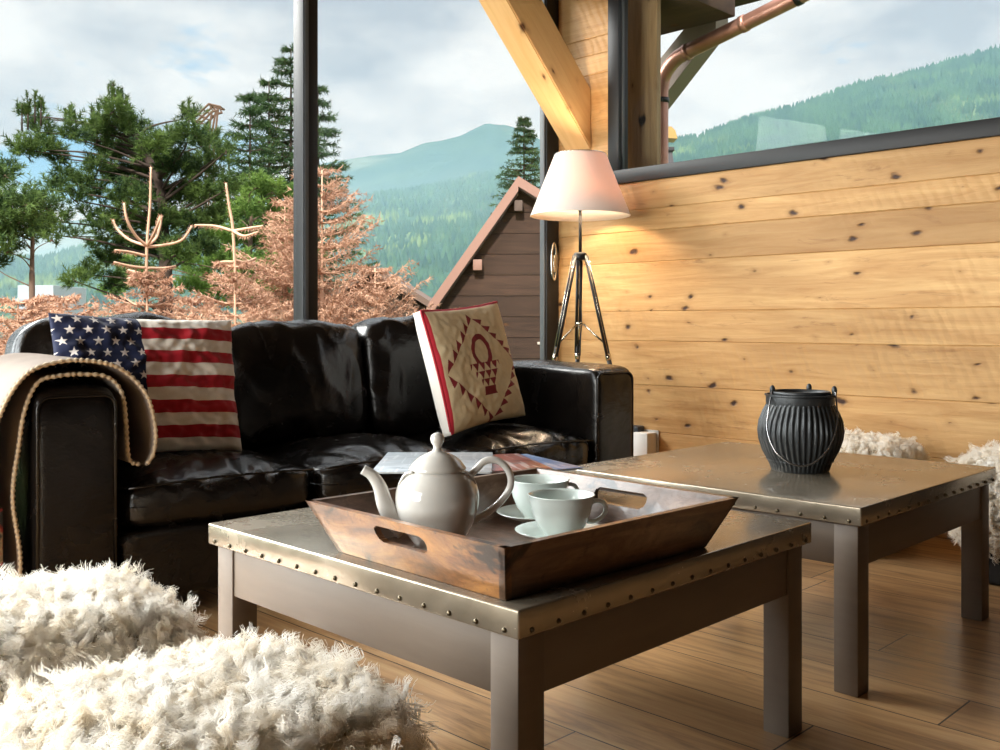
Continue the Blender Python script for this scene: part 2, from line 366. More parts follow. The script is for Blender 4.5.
bm = bmesh.new(); box(bm, -3.2, 4.2, YW - .01, YW + .16, 0, .06); struct(obj('trim_1', bm, M_FRAME))
def window(name, frame_boxes, pane, extras=()):
    e_ = bpy.data.objects.new(name, None); COL.objects.link(e_); struct(e_)
    bm = bmesh.new()
    for d in frame_boxes: box(bm, *d, bev=.004, seg=2)
    obj('window_frame', bm, M_FRAME, e_, autos=40)
    for nm, d, m in extras: boxo(nm, d, m, e_, bev=.002)
    bm = bmesh.new(); box(bm, *pane); obj('pane', bm, M_GLASS, e_); return e_
mull = [-3.05, -2.46, -.82, .82, 2.458, 4.145]
for i in range(5):
    a, b = mull[i], mull[i + 1]
    xa = a + .126 if i else a; xr = 4.25 if i == 4 else b + .13
    fb = [(xa, b + .028, YW + .005, YW + .05, .06, .15), (xa, b + .028, YW + .005, YW + .05, 2.80, 2.90)]
    if i < 4: fb += [(b + .029, b + .061, YW - .03, YW + .05, .06, 2.90), (b + .0615, b + .126, YW - .005, YW + .05, .06, 2.90)]
    else: fb += [(b, 4.249, YW, YW + .05, .06, 2.90)]
    ex = []
    if i == 4: ex = [('gasket', (b - .010, b - .001, YW + .01, YW + .045, .15, 2.80), M_FRAME2)]
    elif True: ex += [('mullion_sheen', (b + .035, b + .055, YW - .034, YW - .0305, .06, 2.9), M_FRAME2)]  # grey strip puts the sheen of the stile front into the colour
    wdw = window('window_%d' % (i + 1), fb, (xa, b + (.028 if i < 4 else 0), YW + .025, YW + .033, .15, 2.80), ex)
    if i == 4:   # oval pull of the sliding door
        bm = bmesh.new(); pts = [Vector((4.192 + .020 * math.cos(t), YW - .012, 1.262 + .105 * math.sin(t))) for t in [k * 2 * math.pi / 24 for k in range(24)]]
        tube(bm, pts, .007, 8, closed=True); box(bm, 4.184, 4.200, YW - .02, YW, 1.20, 1.30, bev=.004); obj('pull_handle', bm, M_STEEL, wdw, smooth=True)
t_ = .075
y0, y1, z0, z1 = WIN_Y0, WIN_Y1, WIN_Z0, WIN_Z1
window('window_6', [(XW - .012, XW + .075, y0, y1, z0, z0 + t_), (XW - .012, XW + .075, y0, y1, z1 - t_, z1), (XW - .012, XW + .075, y1 - t_, y1, z0 + t_, z1 - t_), (XW - .012, XW + .075, y0, y0 + t_, z0 + t_, z1 - t_)],
       (XW + .048, XW + .054, y0 + t_, y1 - t_, z0 + t_, z1 - t_),
       [('gasket', (XW + .015, XW + .035, y1 - t_ - .006, y1 - t_, z0 + t_, z1 - t_), M_FRAME2)])
window('window_7', [(-3.18, -3.06, 1.15, 3.25, .4, .48), (-3.18, -3.06, 1.15, 3.25, 2.52, 2.6), (-3.18, -3.06, 1.15, 1.23, .48, 2.52), (-3.18, -3.06, 3.17, 3.25, .48, 2.52)], (-3.13, -3.122, 1.23, 3.17, .48, 2.52))  # unseen window, added to let in more light from the left
# diagonal knee brace + the header beam that carries it
bm = bmesh.new(); zt, zb = 2.216, 1.882
prof = [(XW, zb), (XW, zt), (XW - (3.0 - zt), 3.0), (XW - (3.0 - zb), 3.0)]
f = bm.faces.new([bm.verts.new((x, 3.474, z)) for x, z in prof]); r = bmesh.ops.extrude_face_region(bm, geom=[f])
for v in r['geom']:
    if isinstance(v, bmesh.types.BMVert): v.co.y = 3.655
bmesh.ops.recalc_face_normals(bm, faces=bm.faces); bmesh.ops.bevel(bm, geom=bm.edges[:], offset=.006, segments=2, affect='EDGES')
brc = obj('timber_brace', bm, None, None, autos=40)
# grain follows the brace: texture in a rotated frame
bmat = timber('pine_brace', 0, (.78, .50, .24), (.66, .38, .15), rndattr=False, kscale=5.5, kr=.065)
brc.data.transform(Matrix.Rotation(R(-45), 4, 'Y')); brc.rotation_euler = (0, R(45), 0); brc.data.materials.append(bmat)
struct(brc); brc['label'] = 'diagonal pine brace rising from the board wall to the ceiling beam'
bm = bmesh.new(); box(bm, -3.05, XW, 3.44, 3.70, 3.0, 3.1, bev=.008); struct(obj('trim_2', bm, M_BEAM, autos=40))

# ------------------------------------------------------------------ sofa
SO = empty('leather_sofa', 'black leather three-seat sofa standing in front of the tall windows', 'sofa', (1.015, 2.80, 0), R(-6))
SL, AW, AH, SD = 2.42, .235, .72, .83
def arm(x0, seed):
    def fn(s, q, h):
        s.z += .012 * noise.noise(Vector((s.x * 5 + seed, s.y * 4, 0))) * (1 if q.z > 0 else 0)
        return s
    a = soft('arm', (x0, x0 + AW, .006, SD, .06, AH), M_LEATHER, SO, n=14, seg=20, bulge=(0, 0, .012), wr=.004, wscale=7, seed=seed, fn=fn)
    bm = bmesh.new(); r_ = .035; x1 = x0 + AW; pts = []
    for cx, cz, a0 in ((x0 + r_ + .012, AH - r_ - .022, 180), (x1 - r_ - .012, AH - r_ - .022, 90)):
        for k in range(7): t = R(a0 - k * 15); pts.append((cx + r_ * math.cos(t), .012, cz + r_ * math.sin(t)))
    pts = [(x0 + .012, .012, .08)] + pts + [(x1 - .012, .012, .08)]
    tube(bm, pts, .0055, 8); obj('piping', bm, M_LEATHER, a, smooth=True)
    return a
arm(0, 1); arm(SL - AW, 5)
soft('back_frame', (.0, SL, .66, SD + .02, .06, .735), M_LEATHER, SO, n=14, seg=18, wr=.004)
soft('base_frame', (AW - .01, SL - AW + .01, .035, .75, .07, .30), M_LEATHER, SO, n=14, seg=16, wr=.003)
for fx in (.06, SL - .06):
    for fy in (.08, SD - .08): boxo('foot', (fx - .03, fx + .03, fy - .03, fy + .03, 0, .07), M_BLACKMETAL, SO)
cw = (SL - 2 * AW) / 3
for i in range(3):
    x0 = AW + i * cw + .003; x1 = AW + (i + 1) * cw - .003
    def fn(s, q, h, i=i):
        if q.z > 0:   # sitting creases radiating from the front edge
            f_ = max(0, -q.y); s.z += .008 * math.sin(s.x * 55 + 9 * noise.noise(Vector((s.x * 5, s.y * 4, i)))) * (.25 + f_) * (1 - q.x ** 4)
            s.z -= .012 * max(0, abs(q.x) ** 6)
        return s
    c = soft('seat_cushion', (x0, x1, -.002, .62, .30, .432), M_LEATHER, SO, n=7, seg=44, bulge=(0, .012, .050), wr=.009, wscale=8, seed=3 * i, fn=fn)
    bm = bmesh.new(); tube(bm, [(x0 + .02 + (x1 - x0 - .04) * k / 12, -.006 + .010 * abs(k / 6 - 1) ** 4, .421 + .010 * (1 - (k / 6 - 1) ** 2)) for k in range(13)], .004, 6); obj('piping', bm, M_LEATHER, c, smooth=True)
for i, (x0, x1, top, dy) in enumerate(((.09, .80, .925, .03), (.802, 1.40, .905, .0), (1.402, 2.14, .925, -.02))):
    T = Matrix.Translation((0, .60, .43)) @ Matrix.Rotation(R(-9), 4, 'X')
    def fn(s, q, h, i=i):
        if q.z > .3:
            s.z += .022 * noise.noise(Vector((s.x * 7, s.y * 5, i * 3.1))) * (q.z - .3) * 1.2
        s.y += (.010 * math.sin(s.x * 38 + s.z * 22 + i) * max(0, abs(q.z) - .5)) if q.y < 0 else 0
        return s
    soft('back_cushion', (x0, x1, -.115 + dy, .095, 0, top - .43), M_LEATHER, SO, n=6, seg=44, bulge=(.006, .045, .012), wr=.016, wscale=6, seed=11 + 5 * i, M=T, fn=fn)

# ------------------------------------------------------------------ coffee tables
def coffee_table(label, loc):
    S, Z = .945, .463
    t = empty('coffee_table', label, 'coffee table', loc, 0, 'square metal-topped coffee tables')
    bm = bmesh.new(); box(bm, 0, S, 0, S, Z - .046, Z, bev=.0035, seg=3); n = 15
    for k in range(n):
        u = .03 + (S - .06) * k / (n - 1)
        for p in ((u, 0), (u, S), (0, u), (S, u)):
            g = bmesh.ops.create_uvsphere(bm, u_segments=8, v_segments=6, radius=.0048)
            for v in g['verts']: v.co += Vector((p[0], p[1], Z - .036))
            for f in {f for v in g['verts'] for f in v.link_faces}: f.material_index = 1
    obj('tabletop', bm, [M_TOP, M_RIVET], t, autos=40)
    i_, L, zt = .015, .062, Z - .046
    for x in (i_, S - i_ - L):
        for y in (i_, S - i_ - L): boxo('leg', (x, x + L, y, y + L, 0, zt), M_TAUPE, t, bev=.003)
    for d in ((i_ + L, S - i_ - L, i_ + .004, i_ + .026), (i_ + L, S - i_ - L, S - i_ - .026, S - i_ - .004), (i_ + .004, i_ + .026, i_ + L, S - i_ - L), (S - i_ - .026, S - i_ - .004, i_ + L, S - i_ - L)):
        boxo('apron', (*d, .312, zt), M_TAUPE, t, bev=.002)
    return t
T1 = coffee_table('square coffee table with studded metal top carrying the wooden tray and tea set', (1.085, 1.030, 0))
T2 = copy_tree(T1); T2.location = (2.270, 1.026, 0); T2['label'] = 'square coffee table with studded metal top carrying the black ribbed lantern'
TOPZ = .463

# ------------------------------------------------------------------ tray
TR = empty('serving_tray', 'rustic wooden serving tray with flared sides and cut-out handles', 'tray', (1.387, 1.302, TOPZ + .001), R(-2))
hx, hy, H, FL, TH = .272, .232, .098, .046, .014
bm = bmesh.new(); box(bm, -hx + .01, hx - .01, -hy + .01, hy - .01, 0, .012, bev=.002); obj('tray_floor', bm, M_TRAYF, TR, autos=40)
def slab_side(name, mat, P0, P1, inn, hole):
    """flared side from bottom edge P0-P1; outward lean along -inn"""
    bm = bmesh.new(); P0 = Vector(P0); P1 = Vector(P1); inn = Vector(inn); ax = (P1 - P0).normalized(); L = (P1 - P0).length
    def pt(u, v, depth):   # u along, v up 0..1
        ext = FL * v
        uu = -ext + (L + 2 * ext) * ((u / L))
        q = P0 + ax * uu - inn * FL * v + Vector((0, 0, H * v)) + inn * depth
        return q
    # outline grid with slot
    ofs = [.064 - .016 * (1 - math.cos(k * math.pi / 16)) / 1 for k in range(9)]
    us = [0] + [L * .5 - o_ for o_ in ofs] + [L * .5 + o_ for o_ in ofs[::-1]] + [L]
    vs_ = [0] + [.66 - .16 * math.cos(k * math.pi / 12) for k in range(13)] + [1]
    g = {}
    for d, dep in enumerate((0, TH)):
        for i, u in enumerate(us):
            for j, v in enumerate(vs_):
                g[d, i, j] = bm.verts.new(pt(u, v, dep))
    def in_hole(i, j):
        if not hole: return False
        cu = abs((us[i] + us[i + 1]) / 2 - L / 2) - .048; cv = abs((vs_[j] + vs_[j + 1]) / 2 - .66) / .16
        if 0 < i < len(us) - 2 and 0 < j < len(vs_) - 2 and (cu <= 0 or (cu / .016) ** 2 + cv ** 2 < 1): return True
        return False
    nI, nJ = len(us) - 1, len(vs_) - 1
    for i in range(nI):
        for j in range(nJ):
            if in_hole(i, j): continue
            bm.faces.new((g[0, i, j], g[0, i + 1, j], g[0, i + 1, j + 1], g[0, i, j + 1])); bm.faces.new((g[1, i, j], g[1, i, j + 1], g[1, i + 1, j + 1], g[1, i + 1, j]))
            for (di, dj, a, b) in ((-1, 0, (i, j), (i, j + 1)), (1, 0, (i + 1, j), (i + 1, j + 1)), (0, -1, (i, j), (i + 1, j)), (0, 1, (i, j + 1), (i + 1, j + 1))):
                ni, nj = i + di, j + dj
                if not (0 <= ni < nI and 0 <= nj < nJ) or in_hole(ni, nj):
                    bm.faces.new((g[0, *a], g[0, *b], g[1, *b], g[1, *a]))
    bmesh.ops.recalc_face_normals(bm, faces=bm.faces)
    return obj(name, bm, mat, TR, autos=35)
slab_side('end_panel', M_TRAY, (-hx, hy, 0), (-hx, -hy, 0), (1, 0, 0), True)
slab_side('end_panel', M_TRAYF, (hx, -hy, 0), (hx, hy, 0), (-1, 0, 0), True)
slab_side('side_panel', M_TRAYX, (-hx, -hy, 0), (hx, -hy, 0), (0, 1, 0), False)
slab_side('side_panel', M_TRAYX, (hx, hy, 0), (-hx, hy, 0), (0, -1, 0), False)
TF = TOPZ + .0135   # tray floor height

# ------------------------------------------------------------------ teapot
RA = math.atan2(RY, RX)
TP = empty('teapot', 'glossy white porcelain teapot with knobbed lid and curled handle on the tray', 'teapot', (1.234, 1.383, TF), RA + R(4))
pr = [(0, 0), (.044, 0), (.046, .004), (.043, .010), (.050, .018), (.064, .040), (.075, .068), (.0795, .092), (.078, .112), (.071, .130), (.060, .143), (.052, .149), (.0515, .153)]
bm = bmesh.new(); lathe(bm, [tuple(p) for p in [(q.x, q.y) for q in smoothpts([(a, b, 0) for a, b in pr], 3)]], 64); body = obj('pot_body', bm, M_PORC, TP, smooth=True)
bm = bmesh.new(); pr = [(.0535, .150), (.0545, .153), (.052, .157), (.045, .166), (.034, .175), (.020, .182), (.0095, .186), (.0075, .191), (.0085, .196), (.0125, .203), (.0135, .209), (.0118, .215), (.006, .2195), (0, .2205)]
lathe(bm, pr, 48); obj('lid', bm, M_PORC, TP, smooth=True)
bm = bmesh.new(); sp = smoothpts([(-.060, 0, .040), (-.082, 0, .058), (-.098, 0, .085), (-.108, 0, .118), (-.122, 0, .140), (-.140, 0, .152)], 6)
tube(bm, sp, [max(.0095, .024 - .0155 * (k / (len(sp) - 1)) ** .75) for k in range(len(sp))], 16); obj('spout', bm, M_PORC, TP, smooth=True)
bm = bmesh.new(); hp = smoothpts([(.062, 0, .138), (.074, 0, .150), (.092, 0, .166), (.118, 0, .164), (.137, 0, .142), (.138, 0, .115), (.118, 0, .086), (.092, 0, .066), (.068, 0, .052)], 6)
tube(bm, hp, .0068, 12); obj('handle', bm, M_PORC, TP, smooth=True)
for s_ in (-1, 1):     # little scrolls on the shoulder
    bm = bmesh.new(); q = smoothpts([(s_ * .045, -.030, .150), (s_ * .058, -.022, .146), (s_ * .066, -.020, .136), (s_ * .071, -.018, .125)], 4); tube(bm, q, .0028, 8)
    obj('shoulder_ornament', bm, M_PORC, TP, smooth=True)

# ------------------------------------------------------------------ cups and saucers
def cup_set(cuplabel, saucerlabel, x, y, rz):
    s_ = empty('saucer', saucerlabel, 'saucer', (x, y, TF), 0, 'saucers under the cups'); bm = bmesh.new()
    lathe(bm, [(0, .0), (.040, 0), (.042, .003), (.068, .010), (.0905, .021), (.092, .0225), (.090, .0235), (.066, .0135), (.042, .007), (.030, .006), (0, .006)], 56); obj('saucer_dish', bm, M_PORC2, s_, smooth=True)
    c = empty('teacup', cuplabel, 'cup', (x, y, TF + .0067), rz, 'white teacups'); bm = bmesh.new()
    lathe(bm, [(0, .003), (.026, .003), (.029, 0), (.031, .001), (.031, .005), (.036, .010), (.048, .026), (.057, .048), (.062, .070), (.0645, .083), (.066, .0845), (.0645, .0855), (.0615, .082), (.058, .066), (.053, .046), (.044, .026), (.030, .012), (0, .010)], 56)
    obj('cup_body', bm, M_PORC2, c, smooth=True)
    bm = bmesh.new(); tube(bm, smoothpts([(.059, 0, .066), (.070, 0, .070), (.084, 0, .066), (.090, 0, .054), (.084, 0, .040), (.068, 0, .030), (.050, 0, .030)], 5), .0045, 10); obj('handle', bm, M_PORC2, c, smooth=True)
cup_set('pale white teacup nearest the tray corner, in front of the other cup', 'pale saucer under the front teacup', 1.452, 1.262, RA + R(10))
cup_set('pale white teacup behind the front cup, next to the teapot handle', 'pale saucer under the rear teacup', 1.560, 1.420, RA + R(20))

# ------------------------------------------------------------------ lantern
LN = empty('lantern', 'black ribbed barrel-shaped metal lantern with hanging wire handle', 'lantern', (2.733, 1.425, TOPZ), RA)
bm = bmesh.new(); NR = 44
def ribs(t, z):
    s_ = math.cos(NR * t + 3 * math.sin(z * 14)); k = 0 if z < .018 or z > .196 else 1
    return 1 + k * (.020 * (1 if s_ > 0.1 else -1) * min(1, abs(s_) * 3) + .008 * math.sin(5 * t + z * 20))
pr = [(0, 0), (.082, 0), (.086, .006), (.088, .019), (.094, .030), (.110, .060), (.121, .095), (.124, .120), (.120, .150), (.109, .178), (.100, .195), (.099, .200), (.100, .203), (.100, .222), (.104, .225), (.104, .229), (.097, .229), (.096, .205), (.096, .03), (0, .028)]
lathe(bm, pr, NR * 10, ribs); obj('ribbed_body', bm, M_IRON, LN, autos=50)
bm = bmesh.new(); lathe(bm, [(.080, .226), (.088, .226), (.089, .236), (.086, .239), (.080, .239), (.080, .226)], 64); obj('collar', bm, M_IRON, LN, smooth=True)
ears = [(-.086, -.01), (.050, .072), (.088, -.045)]
for ex_, ey_ in ears:
    bm = bmesh.new(); g = bmesh.ops.create_uvsphere(bm, u_segments=12, v_segments=8, radius=.0105)
    for v in g['verts']: v.co = Vector((v.co.x * .8 + ex_, v.co.y * .8 + ey_, v.co.z * 1.3 + .243))
    box(bm, ex_ - .006, ex_ + .006, ey_ - .006, ey_ + .006, .222, .243, bev=.002); obj('ear', bm, M_IRON, LN, smooth=True)
bm = bmesh.new(); tube(bm, smoothpts([(-.088, -.014, .240), (-.110, -.06, .190), (-.122, -.085, .130), (-.105, -.112, .070), (-.058, -.135, .035), (-.01, -.146, .040), (.040, -.140, .085), (.074, -.110, .150), (.086, -.070, .205), (.089, -.050, .243)], 7), .0026, 8); obj('wire_handle', bm, M_WIRE, LN, smooth=True)

# ------------------------------------------------------------------ floor lamp
LP = empty('floor_lamp', 'black tripod floor lamp with cream cone shade in the corner behind the sofa', 'lamp', (3.94, 3.295, 0), 0)
def shade_mat():
    M = Mat('lamp_fabric'); M.t.nodes.remove(M.b); f = M.noise(M.coord((1, 1, 1)), 300, 2)
    d = M.n('ShaderNodeBsdfDiffuse', {0: (.90, .86, .80, 1)}); tl = M.n('ShaderNodeBsdfTranslucent', {0: (.78, .48, .33, 1)})
    x = M.n('ShaderNodeMixShader', {0: .27}); M.l(d.outputs[0], x.inputs[1]); M.l(tl.outputs[0], x.inputs[2]); M.l(x.outputs[0], M.o.inputs[0]); return M.m
bm = bmesh.new(); lathe(bm, [(.262, 1.470), (.133, 1.795), (.130, 1.795), (.259, 1.470), (.262, 1.470)], 64)
sh = obj('lamp_shade', bm, shade_mat(), LP, smooth=True); sh.location = (0, 0, 0)
bm = bmesh.new()
for k in range(3):
    t = k * 2.094; tube(bm, [(0, 0, 1.775), (.130 * math.cos(t), .130 * math.sin(t), 1.785)], .0025, 6)
tube(bm, [(.1325 * math.cos(t), .1325 * math.sin(t), 1.792) for t in [k * 2 * math.pi / 40 for k in range(40)]], .003, 6, closed=True)
obj('shade_ring', bm, M_STEEL, LP, smooth=True)
bm = bmesh.new(); tube(bm, [(0, 0, 1.26), (0, 0, 1.50)], .0085, 12); tube(bm, [(0, 0, 1.50), (0, 0, 1.60)], .018, 12); tube(bm, [(0, 0, 1.535), (0, 0, 1.775)], .003, 8); obj('pole', bm, M_BLACKMETAL, LP, smooth=True)
bm = bmesh.new(); g = bmesh.ops.create_uvsphere(bm, u_segments=16, v_segments=12, radius=.033)
for v in g['verts']: v.co.z += 1.635
obj('bulb', bm, simple('bulb', (1, .8, .55), .5, emis=(1, .72, .42), emiss=6.0), LP, smooth=True)
bm = bmesh.new(); lathe(bm, [(0, 1.240), (.032, 1.240), (.036, 1.250), (.036, 1.270), (.028, 1.280), (0, 1.280)], 24); obj('tripod_head', bm, M_BLACKMETAL, LP, smooth=True)
bm_b = bmesh.new()
for ang in (45, 167, -77):
    t = R(ang); c, s_ = math.cos(t), math.sin(t); a = Vector((.034 * c, .034 * s_, 1.262)); b = Vector((.335 * c, .335 * s_, .012)); side = Vector((-s_, c, 0)) * .009
    bm = bmesh.new()
    for sg in (-1, 1): tube(bm, [a + side * sg, a.lerp(b, .42) + side * sg], .0085, 8)
    tube(bm, [a.lerp(b, .38), b], .0125, 8); leg_ = obj('leg', bm, M_BLACKMETAL, LP, smooth=True)
    bm = bmesh.new()
    for sg in (-1, 1): tube(bm, [a.lerp(b, .02) + side * sg * 1.2 - Vector((c, s_, 0)) * -.008, a.lerp(b, .415) + side * sg * 1.2 + Vector((c, s_, 0)) * .008], .0022, 6)
    tube(bm, [a.lerp(b, .41), a.lerp(b, .435)], .0150, 10); obj('clamp', bm, M_STEEL, leg_, smooth=True)
    q = a.lerp(b, .37); tube(bm_b, [(0.02 * c, .02 * s_, .905), (q.x, q.y, q.z - .0)], .0055, 8)
lathe(bm_b, [(0, .898), (.022, .898), (.022, .914), (0, .914)], 16); obj('spreader', bm_b, M_STEEL, LP, smooth=True)
bm = bmesh.new(); tube(bm, smoothpts([(0.02, 0.02, 1.25), (.012, .03, 1.1), (.03, .015, .95), (.015, .02, .7), (.03, .03, .4), (.10, .10, .02)], 6), .003, 6); obj('power_cord', bm, M_BLACKMETAL, LP, smooth=True)
pl = light('lamp_glow', 'POINT', (3.94, 3.295, 1.635), 78, (1, .76, .52), shadow_soft_size=.04)

# ------------------------------------------------------------------ sheepskin stools
def fur_mat(name, c0, c1):
    M = Mat(name); a = M.noise(M.coord(), 24, 3, .6)
    c = M.mix(M.ramp(a, [(.32, (0, 0, 0)), (.62, (1, 1, 1))]), c0, c1); M.set(base=c, rough=.75, spec=.2)
    t = M.n('ShaderNodeBsdfTranslucent'); M.l(c, t.inputs[0]); x = M.n('ShaderNodeMixShader', {0: .35}); M.l(M.b.outputs[0], x.inputs[1]); M.l(t.outputs[0], x.inputs[2]); M.l(x.outputs[0], M.o.inputs[0]); return M.m
M_FUR = fur_mat('sheepskin_wool', (.88, .80, .67), (.98, .96, .92)); M_HIDE = simple('sheepskin_hide', (.50, .40, .27), .9); M_STOOL = simple('black_fabric', (.012, .011, .011), .85)
def sheepskin_stool(label, x0, x1, y0, y1, top, low, N, seed, length=.022, rad=.00055):
    rg = np.random.default_rng(seed)
    cx, cy = (x0 + x1) / 2, (y0 + y1) / 2
    st = empty('sheepskin_stool', label, 'stool', (cx, cy, 0), 0, 'stools covered with sheepskins')
    a, b = (x1 - x0) / 2, (y1 - y0) / 2
    boxo('stool_base', (-a + .035, a - .035, -b + .035, b - .035, .002, top - .05), M_STOOL, st, bev=.015, seg=3)
    c = (top - low) / 2; zc = (top + low) / 2; n = 4.5
    def surf(D):
        s_ = (np.abs(D[:, 0] / a) ** n + np.abs(D[:, 1] / b) ** n + np.abs(D[:, 2] / c) ** n) ** (-1 / n)
        P = D * s_[:, None]; G = np.stack([np.sign(P[:, i]) * np.abs(P[:, i] / e_) ** (n - 1) / e_ for i, e_ in enumerate((a, b, c))], 1)
        return P, G / np.linalg.norm(G, axis=1, keepdims=True)
    bm = bmesh.new(); bmesh.ops.create_cube(bm, size=2); bmesh.ops.subdivide_edges(bm, edges=bm.edges[:], cuts=16, use_grid_fill=True)
    D = np.array([v.co[:] for v in bm.verts]) * np.array([a, b, c]); P, _ = surf(D)
    for v, p in zip(bm.verts, P): v.co = Vector((p[0], p[1], p[2] + zc))
    sk = obj('sheepskin', bm, M_HIDE, st, smooth=True)
    # strands
    D = rg.normal(size=(N * 2, 3)) * np.array([a, b, c * .9]); P, G = surf(D)
    keep = (P[:, 2] > -c * .93); P, G = P[keep][:N], G[keep][:N]; N = len(P)
    lump = np.array([noise.noise(Vector(p) * 13 + Vector((seed, 0, 0))) for p in P])
    # clumps
    K = N // 16; ci = rg.choice(N, K, replace=False); C = P[ci]
    cell = .011; H_ = {}
    for i, p in enumerate(C): H_.setdefault(tuple((p // cell).astype(int)), []).append(i)
    near = np.zeros(N, int)
    for i, p in enumerate(P):
        k0 = (p // cell).astype(int); best = 1e9; bi = rg.integers(K)
        for dx in (-1, 0, 1):
            for dy in (-1, 0, 1):
                for dz in (-1, 0, 1):
                    for j in H_.get((k0[0] + dx, k0[1] + dy, k0[2] + dz), ()):
                        d_ = ((C[j] - p) ** 2).sum()
                        if d_ < best: best = d_; bi = j
        near[i] = bi
    cd = rg.normal(size=(K, 3)) * .8; clen = rg.uniform(.65, 1.25, K); cph = rg.uniform(0, 6.28, K); cfr = rg.uniform(1.6, 3.2, K)
    tip = C[near] + (G + cd[near] + np.array([0, 0, -.25]) * (G[:, 2:3] < .5)) * (length * clen[near] * (1 + .5 * lump))[:, None]
    Q = 7; t = np.linspace(0, 1, Q)
    pts = np.zeros((N, Q, 3)); r_ = rg.normal(size=(N, 3)) * length * .16
    t1 = np.cross(G, cd[near] + .01); t1 /= np.linalg.norm(t1, axis=1, keepdims=True) + 1e-6; t2 = np.cross(G, t1)
    for q in range(Q):
        u = t[q]; base = P * (1 - u ** 1.3) + (tip * .62 + (P + G * length) * .38) * u ** 1.3 + G * (length * .35 * np.sin(u * np.pi))[..., None] * 1.0 + r_ * u
        ph = cph[near] + u * cfr[near] * 6.28; amp = length * .26 * np.sin(u * np.pi * .9)
        pts[:, q] = base + t1 * (np.cos(ph) * amp)[:, None] + t2 * (np.sin(ph) * amp)[:, None]
    pts[:, :, 2] += zc
    hc = bpy.data.hair_curves.new('wool'); hc.add_curves([Q] * N)
    hc.position_data.foreach_set('vector', pts.astype(np.float32).ravel())
    ra = hc.attributes.get('radius') or hc.attributes.new('radius', 'FLOAT', 'POINT')
    ra.data.foreach_set('value', np.tile(rad * (1 - .7 * t), N).astype(np.float32))
    hc.materials.append(M_FUR); o = bpy.data.objects.new('wool', hc); COL.objects.link(o); o.parent = sk; o['kind'] = 'stuff'
    return st
sheepskin_stool('shaggy cream sheepskin stool in front of the studded table leg, nearest of all', .36, .80, .89, 1.27, .445, .12, 170000, 1)
sheepskin_stool('shaggy cream sheepskin stool between the nearest one and the sofa arm', .36, .80, 1.44, 1.82, .445, .12, 140000, 2)
sheepskin_stool('sheepskin stool beside the lantern table, cut by the picture edge', 3.56, 4.02, .82, 1.30, .43, .10, 50000, 3, .024, .0010)
sheepskin_stool('sheepskin stool against the board wall, mostly hidden behind the lantern table', 3.66, 4.12, 1.56, 2.08, .42, .13, 36000, 4, .024, .0010)

# ------------------------------------------------------------------ cushions with patterns
def pillow(name, label, cat, w_, h_, thick, nx, ny, color_fn, M, seed, edge_mat, wr=.006, gusset=0, corner=.10, edgename='cushion_back'):
    e_ = empty(name, label, cat); e_.matrix_world = M
    def shape(u, v):
        ee = (max(0, 1 - abs(u) ** 3.0) * max(0, 1 - abs(v) ** 3.0)) ** .42
        px_ = u * w_ / 2 * (1 - corner * .5 * (1 - v * v) * abs(u) ** 3 * 0 - .045 * (1 - v * v) * abs(u)); pz_ = v * h_ / 2 * (1 - .05 * (1 - u * u) * abs(v))
        wz = wr * (noise.noise(Vector((u * 3 + seed, v * 3, 0))) + .6 * noise.noise(Vector((u * 9 + seed, v * 9, 3)))) * ee ** .5 + .0
        return px_, pz_, ee, wz
    V, C = [], []
    for j in range(ny + 1):
        for i in range(nx + 1):
            u = -1 + 2 * i / nx; v = -1 + 2 * j / ny; x, z, ee, wz = shape(u, v)
            V.append((x, -(gusset / 2 + thick / 2 * ee + wz), z)); C.append(color_fn(u, v))
    Fc = [(j * (nx + 1) + i, j * (nx + 1) + i + 1, (j + 1) * (nx + 1) + i + 1, (j + 1) * (nx + 1) + i) for j in range(ny) for i in range(nx)]
    m_ = Mat(name + '_fabric'); ca = m_.n('ShaderNodeAttribute', attribute_name='cloth').outputs['Color']; v_ = m_.coord(); wv = m_.noise(v_, 420, 2)
    crs = m_.noise(v_, 30, 4, .6, .6)
    m_.set(base=m_.mix(m_.math('MULTIPLY', wv, .25), ca, (.05, .04, .035)), rough=.85, spec=.15, sheen=.1); m_.bump(m_.math('ADD', m_.math('MULTIPLY', wv, .3), m_.math('MULTIPLY', crs, 1.2 if gusset else .5)), .3, .003)
    fr_ = npmesh('cushion_front', V, Fc, m_.m, e_, smooth=True)
    at = fr_.data.color_attributes.new('cloth', 'FLOAT_COLOR', 'POINT'); at.data.foreach_set('color', np.array([(*c, 1) for c in C], dtype=np.float32).ravel())
    n2_ = 36; V2 = []
    for j in range(n2_ + 1):
        for i in range(n2_ + 1):
            u = -1 + 2 * i / n2_; v = -1 + 2 * j / n2_; x, z, ee, wz = shape(u, v); V2.append((x, gusset / 2 + thick / 2 * ee, z))
    Fb = [(j * (n2_ + 1) + i, (j + 1) * (n2_ + 1) + i, (j + 1) * (n2_ + 1) + i + 1, j * (n2_ + 1) + i + 1) for j in range(n2_) for i in range(n2_)]
    if gusset:
        loop = [(i, 0) for i in range(n2_)] + [(n2_, j) for j in range(n2_)] + [(n2_ - i, n2_) for i in range(n2_)] + [(0, n2_ - j) for j in range(n2_)]
        k0 = len(V2)
        for i, j in loop: q = V2[j * (n2_ + 1) + i]; V2.append((q[0], -gusset / 2, q[2]))
        for a in range(len(loop)):
            b = (a + 1) % len(loop); ia = loop[a][1] * (n2_ + 1) + loop[a][0]; ib = loop[b][1] * (n2_ + 1) + loop[b][0]; Fb.append((ia, ib, k0 + b, k0 + a))
    npmesh(edgename, V2, Fb, edge_mat, e_, smooth=True)
    return e_, shape
